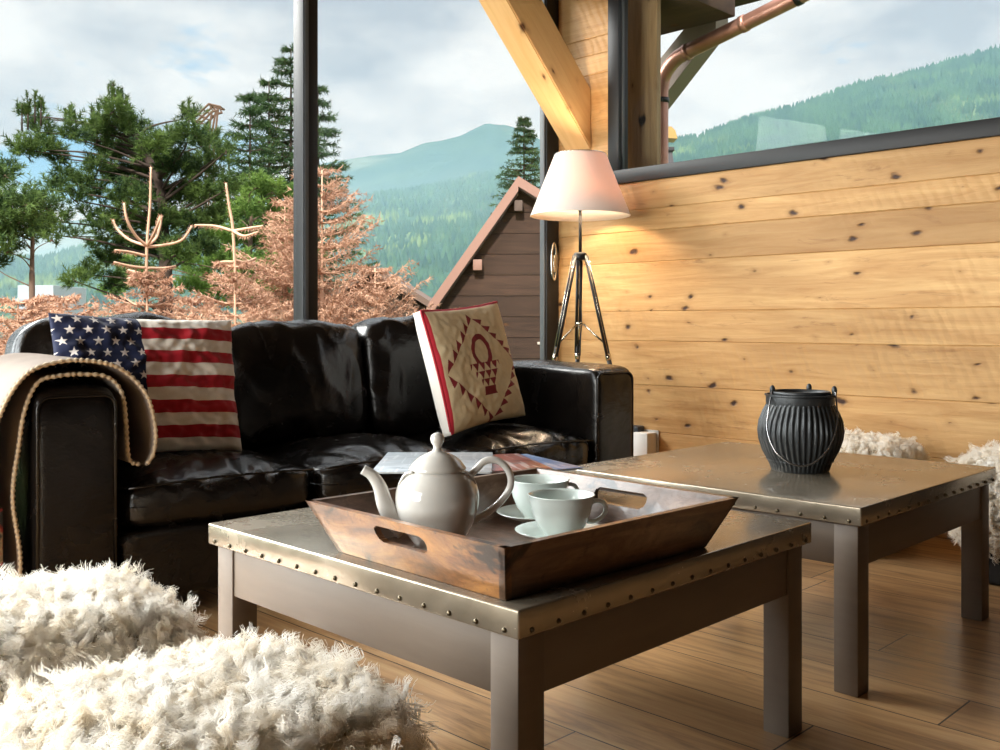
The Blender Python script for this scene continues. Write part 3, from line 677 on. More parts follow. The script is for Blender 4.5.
def in_star(x, y, r):
    d = math.hypot(x, y)
    if d > r: return False
    if d < r * .38: return True
    t = (math.atan2(x, y) % (2 * math.pi / 5)); t = min(t, 2 * math.pi / 5 - t)
    ri = r * .382; # edge from tip (r,0) to inner (ri, pi/5)
    ax, ay = r, 0; bx, by = ri * math.cos(math.pi / 5), ri * math.sin(math.pi / 5)
    qx, qy = d * math.cos(t), d * math.sin(t)
    return (bx - ax) * (qy - ay) - (by - ay) * (qx - ax) > 0
FW, FH = .62, .47
def flag(u, v):
    x = (u + 1) / 2 * FW; z = (v + 1) / 2 * FH
    if x < .270 and v > -.30:
        gx, gz = .054, .0385
        j = round((FH - .022 - z) / gz)
        o_ = 0 if j % 2 == 0 else gx / 2
        i = round((x - .018 - o_) / gx); cx_, cz_ = .018 + o_ + i * gx, FH - .022 - j * gz
        if cx_ < .262 and cz_ > FH * .335 + .010 and in_star(x - cx_, z - cz_, .0165): return (.72, .66, .62)
        return (.006, .012, .045)
    k = int((1 - v) / 2 * 11.0)
    return (.36, .008, .018) if k % 2 == 1 else (.74, .68, .60)
def local_frame(lx, ly, lz, yaw, lean, roll=0):
    return SO.matrix_basis @ Matrix.Translation((lx, ly, lz)) @ Matrix.Rotation(R(yaw), 4, 'Z') @ Matrix.Rotation(R(lean), 4, 'X') @ Matrix.Rotation(R(roll), 4, 'Y')
bpy.context.view_layer.update()
M_PBACK = simple('cushion_linen', (.70, .62, .54), .9)
pillow('flag_cushion', 'cushion printed with white stars on navy and red and white stripes', 'cushion', FW, FH, .15, 440, 320, flag, local_frame(.442, .345, .700, 3, -14, 2), 3, M_PBACK, wr=.022)
CRM, MAR = (.66, .53, .33), (.20, .012, .018)
def quilt(u, v):
    if u < -.95 or v > .975: return (.42, .015, .03)
    u = (u - .02) / 1.27 + .02; v = (v + .05) / 1.22
    # diamond on the quilt
    c = CRM
    a, b = u + v, u - v      # rotated frame
    x, y = (u - .02) * .98, v + .02
    A, B = (x + y) / 1.0, (x - y) / 1.0
    S_ = .70
    m = max(abs(A), abs(B))
    if S_ <= m < S_ + .155:
        # saw-tooth triangles outside the diamond edge
        if abs(A) >= abs(B): e_, p_ = B, abs(A) - S_
        else: e_, p_ = A, abs(B) - S_
        n_ = 6; t = ((e_ + S_) / (2 * S_) * n_) % 1
        if abs(e_) < S_ and p_ / .155 < t * .999 and p_ > .006: return MAR
    # basket
    bx, by = u - .02, v
    if -.36 < by < -.28 + .10 * 0 and abs(bx) < .13 + (by + .36) * .0: return MAR
    if -.40 < by < -.29: return MAR if abs(bx) < .14 - (by + .40) * .35 else c
    if -.29 <= by < .05:
        row = int((by + .29) / .113); t = ((by + .29) / .113) % 1; half = .10 + .078 * row
        if abs(bx) < half + .05:
            q = ((bx + half) / .13) % 1
            if abs(q - .5) < t * .5: return MAR
        return c
    r_ = math.hypot(bx / .20, (by - .20) / .25)
    if .66 < r_ < 1 and by > .04: return MAR
    return c
M_GUS = simple('cushion_gusset', (.72, .68, .62), .9)
QP, shp = pillow('quilted_cushion', 'cream quilted cushion with maroon basket and saw-tooth diamond, red piping', 'cushion', .47, .50, .10, 300, 300, quilt, local_frame(1.735, .28, .730, 10, -14, -5.5), 9, M_GUS, wr=.007, gusset=.045)
bm = bmesh.new(); ring = []
for k in range(80):
    t = 2 + k / 40; s_ = t % 1
    u, v = ((-1 + 2 * s_, -1), (1, -1 + 2 * s_), (1 - 2 * s_, 1), (-1, 1 - 2 * s_))[int(t)]
    x, z, _, _ = shp(u, v); ring.append((x, -.0235, z))
tube(bm, ring, .0055, 8); obj('piping', bm, simple('red_piping', (.42, .012, .028), .7), QP, smooth=True)

# ------------------------------------------------------------------ blanket on the left arm
def wool_blanket():
    M = Mat('taupe_wool'); v = M.coord(); a = M.noise(v, 240, 3, .7); b = M.noise(v, 5, 4)
    M.set(base=M.mix(b, (.19, .15, .125), (.28, .235, .20)), rough=.95, spec=.1); M.bump(a, .5, .003); return M.m
BK = empty('throw_blanket', 'taupe wool throw with crocheted edge draped over the left sofa arm', 'blanket', SO.location, R(-6))
def drape(name, prof, y0, y1, th, wav, mat, seed):
    P = smoothpts([(x, 0, z) for x, z in prof], 7); n = len(P); ny = 26; V, Fc = [], []
    T_ = []
    for i in range(n):
        t = (P[min(i + 1, n - 1)] - P[max(i - 1, 0)]).normalized(); T_.append(Vector((-t.z, 0, t.x)))
    for sd in (0, 1):
        for j in range(ny + 1):
            y = y0 + (y1 - y0) * j / ny
            for i in range(n):
                d = wav * noise.noise(Vector((P[i].x * 4 + seed, y * 3.2, P[i].z * 3))) * (min(1, abs(P[i].z - AH) * 3 + .12)) * min(1, j / 3 + .25)
                yy = y + .012 * noise.noise(Vector((P[i].x * 7 + seed, 0, P[i].z * 5)))
                p = P[i] + T_[i] * (d + (th if sd else 0)); V.append((p.x, yy, p.z))
    o_ = (ny + 1) * n
    for j in range(ny):
        for i in range(n - 1):
            a = j * n + i; Fc.append((a, a + n, a + n + 1, a + 1)); Fc.append((o_ + a, o_ + a + 1, o_ + a + n + 1, o_ + a + n))
    for i in range(n - 1):
        Fc.append((i, i + 1, o_ + i + 1, o_ + i)); a = ny * n + i; Fc.append((a, o_ + a, o_ + a + 1, a + 1))
    for j in range(ny):
        a = j * n; Fc.append((a, o_ + a, o_ + a + n, a + n)); a = j * n + n - 1; Fc.append((a, a + n, o_ + a + n, o_ + a))
    ob = npmesh(name, V, Fc, mat, BK, smooth=True)
    front = [Vector(V[o_ * 0 + i]) + T_[i] * th / 2 for i in range(n)]
    return ob, front
def crochet(front, par, mat, r=.0055):
    bm = bmesh.new(); L = 0; pts = []
    # beaded yarn edge
    dense = []
    for a, b in zip(front, front[1:]):
        k = max(1, int((b - a).length / .0035))
        for q in range(k): dense.append(a.lerp(b, q / k))
    tube(bm, dense, [r * (1.0 + .34 * math.sin(i * 1.5)) for i in range(len(dense))], 8)
    return obj('crochet_edge', bm, mat, par, smooth=True)
M_BL = wool_blanket(); M_CR = simple('beige_yarn', (.46, .36, .24), .9)
inner = [(-.030, .06), (-.022, .25), (-.042, .42), (-.026, .56), (-.012, .66), (.020, .735), (.07, .752), (.14, .755), (.205, .745), (.245, .700), (.258, .62), (.262, .52), (.275, .490), (.300, .482)]
outer = [(-.100, .04), (-.110, .28), (-.120, .46), (-.090, .60), (-.055, .70), (-.005, .765), (.06, .790), (.13, .796), (.21, .782), (.27, .745), (.315, .69), (.335, .62), (.340, .56), (.332, .515), (.312, .487)]
ob1, f1 = drape('inner_layer', inner, .035, .56, .008, .012, M_BL, 2); crochet(f1, ob1, M_CR)
ob2, f2 = drape('outer_layer', outer, .022, .60, .009, .020, M_BL, 6); crochet(f2, ob2, M_CR)
def patt():
    M = Mat('patterned_wool'); v = M.coord(); n_ = M.noise(v, 14, 3, .6, 1)
    M.set(base=M.ramp(n_, [(.40, (.02, .018, .015)), (.48, (.25, .02, .015)), (.56, (.30, .22, .14)), (.63, (.03, .03, .03))]), rough=.95); return M.m
bm = bmesh.new(); box(bm, -.094, -.070, .03, .5, .03, .40, bev=.004); obj('patterned_fold', bm, patt(), BK, autos=40)

# ------------------------------------------------------------------ magazines and books behind the tray
def mag_mat(name, cols, sc_=6, ang=0):
    M = Mat(name); v = M.coord((1, 3, 1)); a = M.noise(v, sc_, 3, .55, .3); b = M.noise(M.coord((14, 1.5, 1)), 4, 2)
    c = M.ramp(a, [(.3 + .4 * i / (len(cols) - 1), c_) for i, c_ in enumerate(cols)]); M.set(base=M.mix(M.math('MULTIPLY', M.math('GREATER_THAN', b, .58), .4), c, (.75, .78, .80)), rough=.28, spec=.5); return M.m
M_PAGE = simple('page_edges', (.75, .73, .70), .8)
def book(label, cat, grp, x, y, z, rz, w_, d_, t, cover, name='hardback_book'):
    e_ = empty(name, label, cat, (x, y, z), rz, grp)
    bm = bmesh.new(); box(bm, -w_ / 2 + .003, w_ / 2 - .004, -d_ / 2 + .004, d_ / 2 - .004, t * .12, t * .88); obj('page_block', bm, M_PAGE, e_)
    bm = bmesh.new(); box(bm, -w_ / 2, w_ / 2, -d_ / 2, d_ / 2, 0, t * .12, bev=.0004); box(bm, -w_ / 2, w_ / 2, -d_ / 2, d_ / 2, t * .88, t, bev=.0004); box(bm, -w_ / 2, -w_ / 2 + .003, -d_ / 2, d_ / 2, t * .1, t * .9); obj('cover', bm, cover, e_, autos=40)
    return e_
zb_ = TOPZ + .0005
book('thick black hardback book, lowest of the pile behind the tray', 'book', 'pile behind the tray', 1.70, 1.79, zb_, RA + R(3), .31, .25, .045, simple('black_cover', (.015, .015, .016), .4))
book('dark book in the middle of the pile behind the tray', 'book', 'pile behind the tray', 1.695, 1.795, zb_ + .0455, RA + R(-2), .29, .24, .030, simple('charcoal_cover', (.03, .03, .032), .4))
book('blue glossy magazine sticking out at the right of the pile', 'magazine', 'pile behind the tray', 1.83, 1.735, zb_ + .076, RA + R(28), .21, .29, .005, mag_mat('blue_cover', [(.05, .12, .32), (.12, .25, .50), (.06, .16, .40)]), 'magazine')
book('brown and red magazine lying on the blue one', 'magazine', 'pile behind the tray', 1.775, 1.765, zb_ + .0815, RA + R(16), .21, .29, .004, mag_mat('red_cover', [(.03, .015, .012), (.30, .05, .03), (.08, .04, .03)]), 'magazine')
book('pale grey picture magazine on top of the pile behind the teapot', 'magazine', 'pile behind the tray', 1.655, 1.86, zb_ + .086, RA + R(0), .285, .36, .004, mag_mat('grey_cover', [(.20, .24, .28), (.50, .54, .58), (.34, .37, .40), (.46, .52, .56), (.36, .24, .22)]), 'magazine')

# ------------------------------------------------------------------ sockets by the wall
bx_ = empty('power_adapter', 'white box-shaped power adapter on the wall boards right of the sofa', 'adapter', (XW, 3.075, .19)); boxo('housing', (-.085, -.001, -.045, .045, 0, .145), simple('white_plastic', (.75, .74, .72), .4), bx_, bev=.004); boxo('wall_plate', (-.006, .0, -.06, .06, -.01, .155), simple('grey_plastic', (.45, .44, .42), .5), bx_, bev=.002)
bx_ = empty('wall_socket', 'white socket with dark top edge between sofa arm and power adapter', 'socket', (XW, 3.175, .22)); boxo('socket_plate', (-.05, -.001, -.06, .07, 0, .10), simple('socket_white', (.72, .74, .78), .35), bx_, bev=.004); boxo('socket_cap', (-.065, -.001, -.07, .08, .10, .145), simple('socket_dark', (.03, .035, .045), .35), bx_, bev=.010)
for yy in (-.02, .03): boxo('switch', (-.054, -.049, yy - .012, yy + .012, .03, .07), simple('switch_grey', (.25, .27, .30), .4), bx_, bev=.001)


# ------------------------------------------------------------------ outdoors: ground and mountains
def hill_mat(name, c0, c1, c2, sc_, bmp):
    M = Mat(name); v = M.coord(); a = M.noise(v, sc_, 7, .62); b = M.noise(v, sc_ * .22, 4, .55, .5)
    c = M.ramp(a, [(.35, c0), (.6, c1)]); c = M.mix(M.ramp(b, [(.56, (0, 0, 0)), (.64, (1, 1, 1))]), c, c2); M.set(base=c, rough=.95, spec=.05); M.bump(a, 1, bmp); return M.m
def ridge(name, sil, D, toe, toe_py, mat, amp, seed, px_step=4, rows=26):
    xs = np.arange(sil[0][0], sil[-1][0] + 1, px_step); ys = np.interp(xs, [p[0] for p in sil], [p[1] for p in sil]); V = []
    for j in range(rows + 3):
        s_ = j / rows
        for x, y in zip(xs, ys):
            if j <= rows:
                d = toe + (D - toe) * s_; zc = W(x, y, D).z; zt = W(x, toe_py, toe).z; p = W(x, y, d); z = zt + (zc - zt) * s_ ** 1.25
                q = Vector((p.x, p.y, 0)) / (amp * 9); z += amp * (noise.noise(q + Vector((seed, 0, 0))) + .5 * noise.noise(q * 2.3)) * s_ * (1 - s_) * 3.2
                V.append((p.x, p.y, z))
            else:
                d = D * (1 + .12 * (j - rows)); p = W(x, y, d); V.append((p.x, p.y, W(x, y, D).z - D * .07 * (j - rows)))
    n = len(xs); Fc = [(j * n + i, j * n + i + 1, (j + 1) * n + i + 1, (j + 1) * n + i) for j in range(rows + 2) for i in range(n - 1)]
    o = npmesh(name, V, Fc, mat, None, smooth=True); struct(o); return o, np.array(V).reshape(rows + 3, n, 3), rows
def forest(name, G, rows, N, h, mat, label, rg, smin=.25):
    """thousands of small conifers standing on a slope"""
    n = G.shape[1]; s_ = (smin + (1 - smin) * rg.random(N) ** .75) * rows; s_[: N // 6] = rows - rg.random(N // 6) * .8; x = rg.random(N) * (n - 1.01); i = s_.astype(int).clip(0, rows - 1); f = s_ - i; k = x.astype(int); g = x - k
    P = (G[i, k] * ((1 - f) * (1 - g))[:, None] + G[i + 1, k] * (f * (1 - g))[:, None] + G[i, k + 1] * ((1 - f) * g)[:, None] + G[i + 1, k + 1] * (f * g)[:, None])
    hh = h * rg.uniform(.5, 1.25, N); r = hh * rg.uniform(.20, .42, N); a0 = rg.random(N) * 6.28; V = []
    for q in range(5):
        a = a0 + q * 2 * math.pi / 5; V.append(P + np.stack([np.cos(a) * r, np.sin(a) * r, -hh * .1], 1))
    V.append(P + np.stack([hh * 0, hh * 0, hh], 1)); V = np.stack(V, 1).reshape(-1, 3)
    b = np.arange(N) * 6; Fc = np.concatenate([np.stack([b + q, b + (q + 1) % 5, b + 5], 1) for q in range(5)])
    o = npmesh(name, V, Fc, mat); tag(o, label, 'forest', None, 'stuff'); return o
M_FAR = hill_mat('far_mountain_side', (.03, .07, .065), (.05, .10, .08), (.11, .15, .12), .0022, 60)
M_MID = hill_mat('forest_slope', (.02, .055, .045), (.04, .10, .06), (.16, .24, .10), .012, 12)
M_TREES = hill_mat('distant_trees', (.015, .045, .035), (.05, .11, .055), (.13, .20, .07), .02, 0)
far_sil = [(-420, 215), (0, 225), (180, 214), (250, 196), (325, 163), (370, 156), (400, 153), (424, 143), (440, 141), (460, 136), (474, 129), (487, 123), (497, 125), (505, 125), (520, 129), (560, 150), (620, 172), (760, 190), (1300, 210)]
ridge('mountain', far_sil, 7500, 3200, 330, M_FAR, 90, 1, 5, 34)
mid_sil = [(-420, 255), (40, 262), (100, 245), (200, 228), (349, 208), (376, 197), (400, 194), (430, 190), (450, 185), (475, 179), (520, 173), (560, 176), (640, 190), (760, 210)]
_, Gm, rm = ridge('hill', mid_sil, 2600, 500, 420, M_MID, 30, 4)
forest('forest', Gm, rm, 16000, 19, M_TREES, 'hazy forest covering the slope below the mountain peak', np.random.default_rng(3))
r_sil = [(590, 176), (620, 165), (670, 145), (698, 142), (718, 134), (743, 124), (800, 110), (860, 88), (905, 79), (950, 66), (1000, 52), (1100, 28), (1300, -20)]
_, Gr, rr_ = ridge('hill', r_sil, 1500, 420, 330, M_MID, 24, 8)
forest('forest', Gr, rr_, 17000, 13.5, M_TREES, 'green forest on the hillside seen through the high window', np.random.default_rng(5))
V = []; n = 60
for j in range(n + 1):
    for i in range(n + 1):
        x = -60 + 620 * i / n; y = -60 + 620 * j / n; d = x * FX + y * FY
        V.append((x, y, -3.0 - max(0, d - 30) * .22 + .5 * noise.noise(Vector((x * .05, y * .05, 0)))))
npm = npmesh('ground', V, [(j * (n + 1) + i, j * (n + 1) + i + 1, (j + 1) * (n + 1) + i + 1, (j + 1) * (n + 1) + i) for j in range(n) for i in range(n)], hill_mat('meadow', (.06, .10, .03), (.12, .18, .06), (.22, .18, .10), .3, .1), None, True); struct(npm)
# valley haze: real scattering air between the near trees and the mountains
bm = bmesh.new(); box(bm, -9000, 14000, -9000, 14000, -900, 420)
for v in bm.verts: v.co = Vector((v.co.x, v.co.y, v.co.z))
bmesh.ops.bisect_plane(bm, geom=bm.verts[:] + bm.edges[:] + bm.faces[:], plane_co=Vector((FX, FY, 0)) * 160, plane_no=Vector((FX, FY, 0)), clear_inner=True)
bmesh.ops.holes_fill(bm, edges=[e for e in bm.edges if e.is_boundary])
hz = bpy.data.materials.new('haze'); hz.use_nodes = True; t_ = hz.node_tree; t_.nodes.clear(); o_ = t_.nodes.new('ShaderNodeOutputMaterial'); v_ = t_.nodes.new('ShaderNodeVolumeScatter')
HAZE = .00024
v_.inputs['Color'].default_value = (.46, .80, 1, 1); v_.inputs['Density'].default_value = HAZE; t_.links.new(v_.outputs[0], o_.inputs['Volume'])
tag(obj('valley_haze', bm, hz), 'thin blue haze filling the valley in front of the mountains', 'haze', None, 'stuff')

# ------------------------------------------------------------------ trees
def unit(a): return a / (np.linalg.norm(a, axis=-1, keepdims=True) + 1e-9)
def needles(name, P, D, m, nl, nw, spread, mat, parent, rg, droop=0.0, fwd=.7):
    P = np.asarray(P); D = np.asarray(D); N = len(P); t = rg.random((N, m, 1)) ** .8
    base = P[:, None] + D[:, None] * t; dn = unit(D)[:, None]; rad = unit(rg.normal(size=(N, m, 3))); rad = unit(rad - dn * (rad * dn).sum(-1, keepdims=True))
    nd = unit(dn * fwd + rad * spread + np.array([0, 0, -droop])) * nl * rg.uniform(.6, 1.15, (N, m, 1)); wv = unit(np.cross(nd, rg.normal(size=(N, m, 3)))) * nw
    V = np.stack([base - wv, base + wv, base + nd], 2).reshape(-1, 3); Fc = np.arange(len(V)).reshape(-1, 3)
    o = npmesh(name, V, Fc, mat, parent); o['kind'] = 'stuff'; return o
def leafmat(name, c0, c1, sc_=2.2, tr=.25):
    M = Mat(name); a = M.noise(M.coord(), sc_, 4, .6); b = M.noise(M.coord(), sc_ * 9, 3, .6)
    c = M.ramp(M.math('ADD', M.math('MULTIPLY', a, .6), M.math('MULTIPLY', b, .4)), [(.38, c0), (.60, c1)]); M.set(base=c, rough=.6, spec=.2)
    t = M.n('ShaderNodeBsdfTranslucent'); M.l(c, t.inputs[0]); x = M.n('ShaderNodeMixShader', {0: tr}); M.l(M.b.outputs[0], x.inputs[1]); M.l(t.outputs[0], x.inputs[2]); M.l(x.outputs[0], M.o.inputs[0]); return M.m
L_PINE = leafmat('pine_needles', (.018, .045, .02), (.14, .21, .05)); L_DARK = leafmat('spruce_needles', (.025, .06, .03), (.09, .15, .05)); L_LIME = leafmat('fresh_needles', (.07, .14, .03), (.24, .36, .08))
L_BROWN = leafmat('dry_needles', (.24, .115, .07), (.62, .38, .26), 4); M_BARK = simple('bark', (.16, .10, .07), .9); M_BARKP = simple('pinkish_bark', (.52, .31, .21), .85); M_BARKD = simple('dark_bark', (.07, .045, .035), .9)
def blob_tree(name, label, cat, trunk, blobs, d, dep, mat, bark, rg, dens=1.0, nl=.085, nw=.0055, tr=.07, candles=()):
    """pine with a crown of clumps: trunk px points, clumps (px, py, r px)"""
    base = W(trunk[0][0], 325, d); base.z = -3.0; e_ = empty(name, label, cat, base); k = d / F_PX
    tp = [W(trunk[0][0], 325, d) - Vector((0, 0, 3.9))] + [W(x, y, d) for x, y in trunk]; tp = [p - base for p in tp]
    bm = bmesh.new(); sp = smoothpts(tp, 5); tube(bm, sp, [tr * (1.25 - i / len(sp)) for i in range(len(sp))], 8); o = obj('trunk', bm, bark, e_, smooth=True)
    cands = []; P, D = [], []; bmb = bmesh.new(); mid = sp[int(len(sp) * .6)]
    for (x, y, r_) in blobs:
        c = W(x, y, d + rg.uniform(-1, 1) * dep) - base; r = r_ * k
        hd = (Vector((c.x, c.y)) - Vector((tp[-1].x, tp[-1].y))).length; st = min(sp, key=lambda q: abs(q.z - (c.z - hd * .22 - .1))); m_ = st.lerp(c, .5) + Vector((rg.uniform(-.1, .1), rg.uniform(-.1, .1), .04 * (c - st).length))
        tube(bmb, smoothpts([st, m_, c], 4), [tr * .26 * (1 - .09 * q) for q in range(9)], 6)
        n_ = max(10, int(dens * 95 * (r_ / 14) ** 2)); r *= .88; q = unit(rg.normal(size=(n_, 3))) * (rg.random((n_, 1)) ** .45) * np.array([r, r * 1.2, r * .78]); cc = np.array(c)
        dirs = unit(unit(q) * .7 + np.array([0, 0, .75]) + rg.normal(size=(n_, 3)) * .25) * rg.uniform(.10, .22, (n_, 1)); P.append(cc + q); D.append(dirs)
        for z in range(3):
            q2 = Vector(q[z]); tube(bmb, [c, c + q2], [.010, .005], 4)
    for (x, y, hgt) in candles:
        c = np.array(W(x, y + hgt, d) - base); P.append(np.array([c, c + [0, 0, hgt * k * .5]])); D.append(np.array([[0, 0, hgt * k * .55]] * 2)); cands.append((c, hgt * k)); tube(bmb, [Vector(c) - Vector((0, 0, .2)), Vector(c) + Vector((0, 0, hgt * k))], [.014, .008], 5)
    obj('branches', bmb, bark, e_, smooth=True)
    P2, D2 = [], []
    for c, h in cands:
        for q in range(4):
            hh = h * rg.uniform(.5, 1.05) if q else h; p = c + np.array([rg.uniform(-.09, .09), rg.uniform(-.09, .09), 0]) * (q > 0); P2.append(np.array([p] * 3)); D2.append(np.array([[rg.uniform(-.02, .02), rg.uniform(-.02, .02), hh]] * 3))
    if cands: needles('candle_shoots', np.concatenate(P2), np.concatenate(D2), 40, .045, nw, .8, mat, e_, rg)
    needles('needles', np.concatenate(P), np.concatenate(D), 34, nl, nw, .9, mat, e_, rg); return e_
def conifer(name, label, cat, px, top_py, d, rad_fn, mat, bark, rg, group=None, step=.11, nbr=6, tw=.16, nl=.05, nw=.005, m=13, droop=.35, up=.0, bot=-1.0, tr=.05, base_z=-3.0, bare=0.0, tws=.075, lean=0):
    """spruce-like tree: whorls of branches with needled side twigs"""
    top = W(px, top_py, d); base = Vector((top.x, top.y, base_z)); e_ = empty(name, label, cat, base, 0, group); H_ = top.z - base_z
    bm = bmesh.new(); tube(bm, [(0, 0, H_ * i / 8) for i in range(9)], [tr * (1.05 - i / 8) + .006 for i in range(9)], 8); obj('trunk', bm, bark, e_, smooth=True)
    P, D = [], []; bmb = bmesh.new(); z = top.z - .04
    while z > bot:
        L0 = rad_fn(top.z - z)
        for b in range(nbr):
            a = rg.random() * 6.283; L = L0 * rg.uniform(.72, 1.12); dr = np.array([math.cos(a), math.sin(a), 0]); p0 = np.array([0, 0, z - base_z]); n_ = max(3, int(L / tws)); pts = []
            for i in range(n_ + 1):
                u = i / n_; pts.append(p0 + dr * L * u + np.array([0, 0, L * (-droop * u + (droop * .55 + up) * u * u)]))
            tube(bmb, [Vector(q) for q in pts], [tr * .22 * (1 - .75 * i / n_) + .002 for i in range(n_ + 1)], 4)
            if top.z - z < bare: continue
            for i in range(1, n_ + 1):
                for sg in (-1, 1):
                    sd = np.array([-dr[1], dr[0], 0]) * sg; l_ = tw * (1.15 - i / n_ * .6) * rg.uniform(.7, 1.2) * min(1, L / .4 + .3)
                    P.append(pts[i]); D.append(unit(dr * .8 + sd * .8 + np.array([0, 0, -.25 + up + rg.normal() * .2])) * l_)
                P.append(pts[i - 1]); D.append(pts[i] - pts[i - 1])
        z -= step * rg.uniform(.8, 1.2)
    obj('branches', bmb, bark, e_, smooth=True)
    needles('needles', P, D, m, nl, nw, .75, mat, e_, rg, .15); return e_
g_ = np.random.default_rng
pine_blobs = [(113, 112, 9), (118, 128, 14), (104, 134, 11), (134, 132, 12), (36, 118, 6), (25, 115, 5), (40, 132, 9), (24, 150, 11), (40, 150, 12), (58, 158, 10), (74, 138, 9), (86, 140, 7), (72, 120, 4), (94, 128, 5),
    (110, 152, 15), (132, 155, 16), (154, 150, 14), (172, 145, 13), (190, 136, 11), (189, 118, 7), (206, 145, 13), (216, 158, 10), (226, 152, 5), (150, 172, 17), (176, 168, 16), (200, 172, 15), (120, 178, 16), (98, 170, 11),
    (66, 178, 9), (82, 186, 10), (54, 190, 9), (98, 196, 9), (74, 200, 8), (130, 200, 16), (155, 198, 17), (180, 198, 16), (205, 196, 15), (226, 190, 9), (120, 222, 13), (142, 226, 14), (165, 225, 15), (190, 225, 14), (100, 228, 9), (86, 216, 7), (212, 222, 12), (128, 248, 13), (105, 262, 12), (90, 275, 9), (76, 282, 8), (150, 252, 14), (175, 255, 13), (200, 250, 13), (118, 285, 12), (140, 282, 12), (98, 244, 7), (60, 222, 8), (46, 234, 8), (75, 236, 6)]
blob_tree('pine_tree', 'large dark green pine with many upright leaders in the left window', 'tree', [(166, 320), (164, 240), (158, 180), (130, 130), (114, 95)], pine_blobs, 13, .8, L_PINE, M_BARKD, g_(11), dens=.85, tr=.09,
    candles=[(113, 82, 22), (120, 92, 14), (106, 100, 12), (35, 92, 16), (41, 99, 12), (22, 104, 12), (71, 106, 16), (92, 106, 20), (97, 116, 14), (189, 99, 22), (126, 96, 14), (28, 105, 10), (131, 112, 10), (229, 146, 9), (118, 88, 12)])
blob_tree('pine_tree', 'small thin pine at the left picture edge', 'tree', [(32, 320), (32, 270), (33, 225), (34, 205)], [(4, 176, 9), (-4, 186, 9), (10, 205, 10), (28, 205, 10), (46, 208, 8), (20, 222, 11), (2, 228, 12), (38, 225, 10), (-14, 215, 14), (6, 250, 8), (-6, 265, 9), (24, 238, 6), (52, 240, 5), (4, 236, 8), (-20, 240, 14)], 9.5, .4, L_PINE, M_BARK, g_(12), dens=.8, nl=.07, tr=.03)
blob_tree('pine_tree', 'bright lime green pine behind the brown spruces', 'tree', [(250, 320), (250, 250), (252, 205)], [(235, 195, 13), (255, 188, 12), (272, 192, 12), (285, 196, 10), (225, 215, 13), (245, 212, 14), (265, 214, 14), (283, 218, 13), (215, 240, 14), (238, 240, 15), (258, 240, 15), (278, 240, 15), (180, 262, 12), (200, 268, 14), (222, 265, 15), (245, 268, 15), (268, 268, 15), (288, 262, 13), (210, 290, 14), (235, 292, 15), (190, 288, 12), (258, 292, 14), (130, 262, 7), (122, 270, 8), (112, 292, 10), (300, 235, 12), (310, 260, 12)], 17, .9, L_LIME, M_BARK, g_(13), dens=.75, nl=.10, nw=.007)
cone = lambda k, a=.05, p=1.0: (lambda h: a + k * h ** p)
conifer('spruce_tree', 'tallest dark spruce, just left of the window mullion', 'tree', 291, 48, 28, cone(.34, .12), L_DARK, M_BARKD, g_(21), 'spruces behind the pine', step=.34, nbr=6, tw=.42, nl=.16, nw=.014, m=12, tws=.26, bot=1.5, tr=.14, droop=.25, up=.22)
conifer('spruce_tree', 'dark spruce left of the tallest one', 'tree', 269, 81, 27, cone(.30, .12), L_DARK, M_BARKD, g_(22), 'spruces behind the pine', step=.34, nbr=6, tw=.40, nl=.16, nw=.014, m=12, tws=.26, bot=1.5, tr=.12, droop=.2, up=.22)
conifer('spruce_tree', 'shorter dark spruce with a bent top beside the big pine', 'tree', 250, 98, 26, cone(.24, .2), L_DARK, M_BARKD, g_(23), 'spruces behind the pine', step=.34, nbr=6, tw=.40, nl=.16, nw=.014, m=12, tws=.26, bot=1.5, tr=.12, droop=.15, up=.25)
conifer('spruce_tree', 'dark spruce half hidden by the right side of the mullion', 'tree', 318, 88, 30, cone(.27, .12), L_DARK, M_BARKD, g_(24), 'spruces behind the pine', step=.40, nbr=6, tw=.45, nl=.17, nw=.015, m=12, tws=.28, bot=1.5, tr=.13, droop=.25, up=.2)
conifer('spruce_tree', 'lone small spruce rising behind the wooden gable', 'tree', 524, 118, 26, cone(.34, .08), L_DARK, M_BARKD, g_(25), None, step=.15, nbr=6, tw=.26, nl=.11, nw=.010, m=12, tws=.16, bot=2.0, tr=.09, droop=.15, up=.12)
# dry trees close to the glass
def dry(label, px, py, d, k, seed, **kw):
    return conifer('dry_spruce', label, 'tree', px, py, d, cone(k, .10), L_BROWN, M_BARKP, g_(seed), 'dry brown spruces outside the window', **dict(dict(step=.105, nbr=6, tw=.20, nl=.05, nw=.0062, m=11, tws=.075, bot=-.6, tr=.035, droop=.12, up=.30), **kw))
t1 = dry('brown spruce with a bare forked top, behind the flag cushion', 147, 272, 8.5, .62, 31, step=.085)
def bare_top(e_, base_px, base_py, d, pts, mname='bare_branch'):
    for P in pts:
        bm = bmesh.new(); q = [W(x, y, d + dd) - e_.location for x, y, dd in P]; s2 = smoothpts(q, 5); tube(bm, s2, [.014 * (1 - .45 * i / len(s2)) for i in range(len(s2))], 6); br_ = obj(mname, bm, M_BARKP, e_, smooth=True)
        q3 = [np.array(v) for v in s2[len(s2) // 4:]]; needles('dry_needles', q3[:-1], [b - a + np.random.default_rng(len(q3)).normal(size=3) * .01 for a, b in zip(q3, q3[1:])], 16, .032, .003, 1.0, L_BROWN, br_, np.random.default_rng(len(q3)))
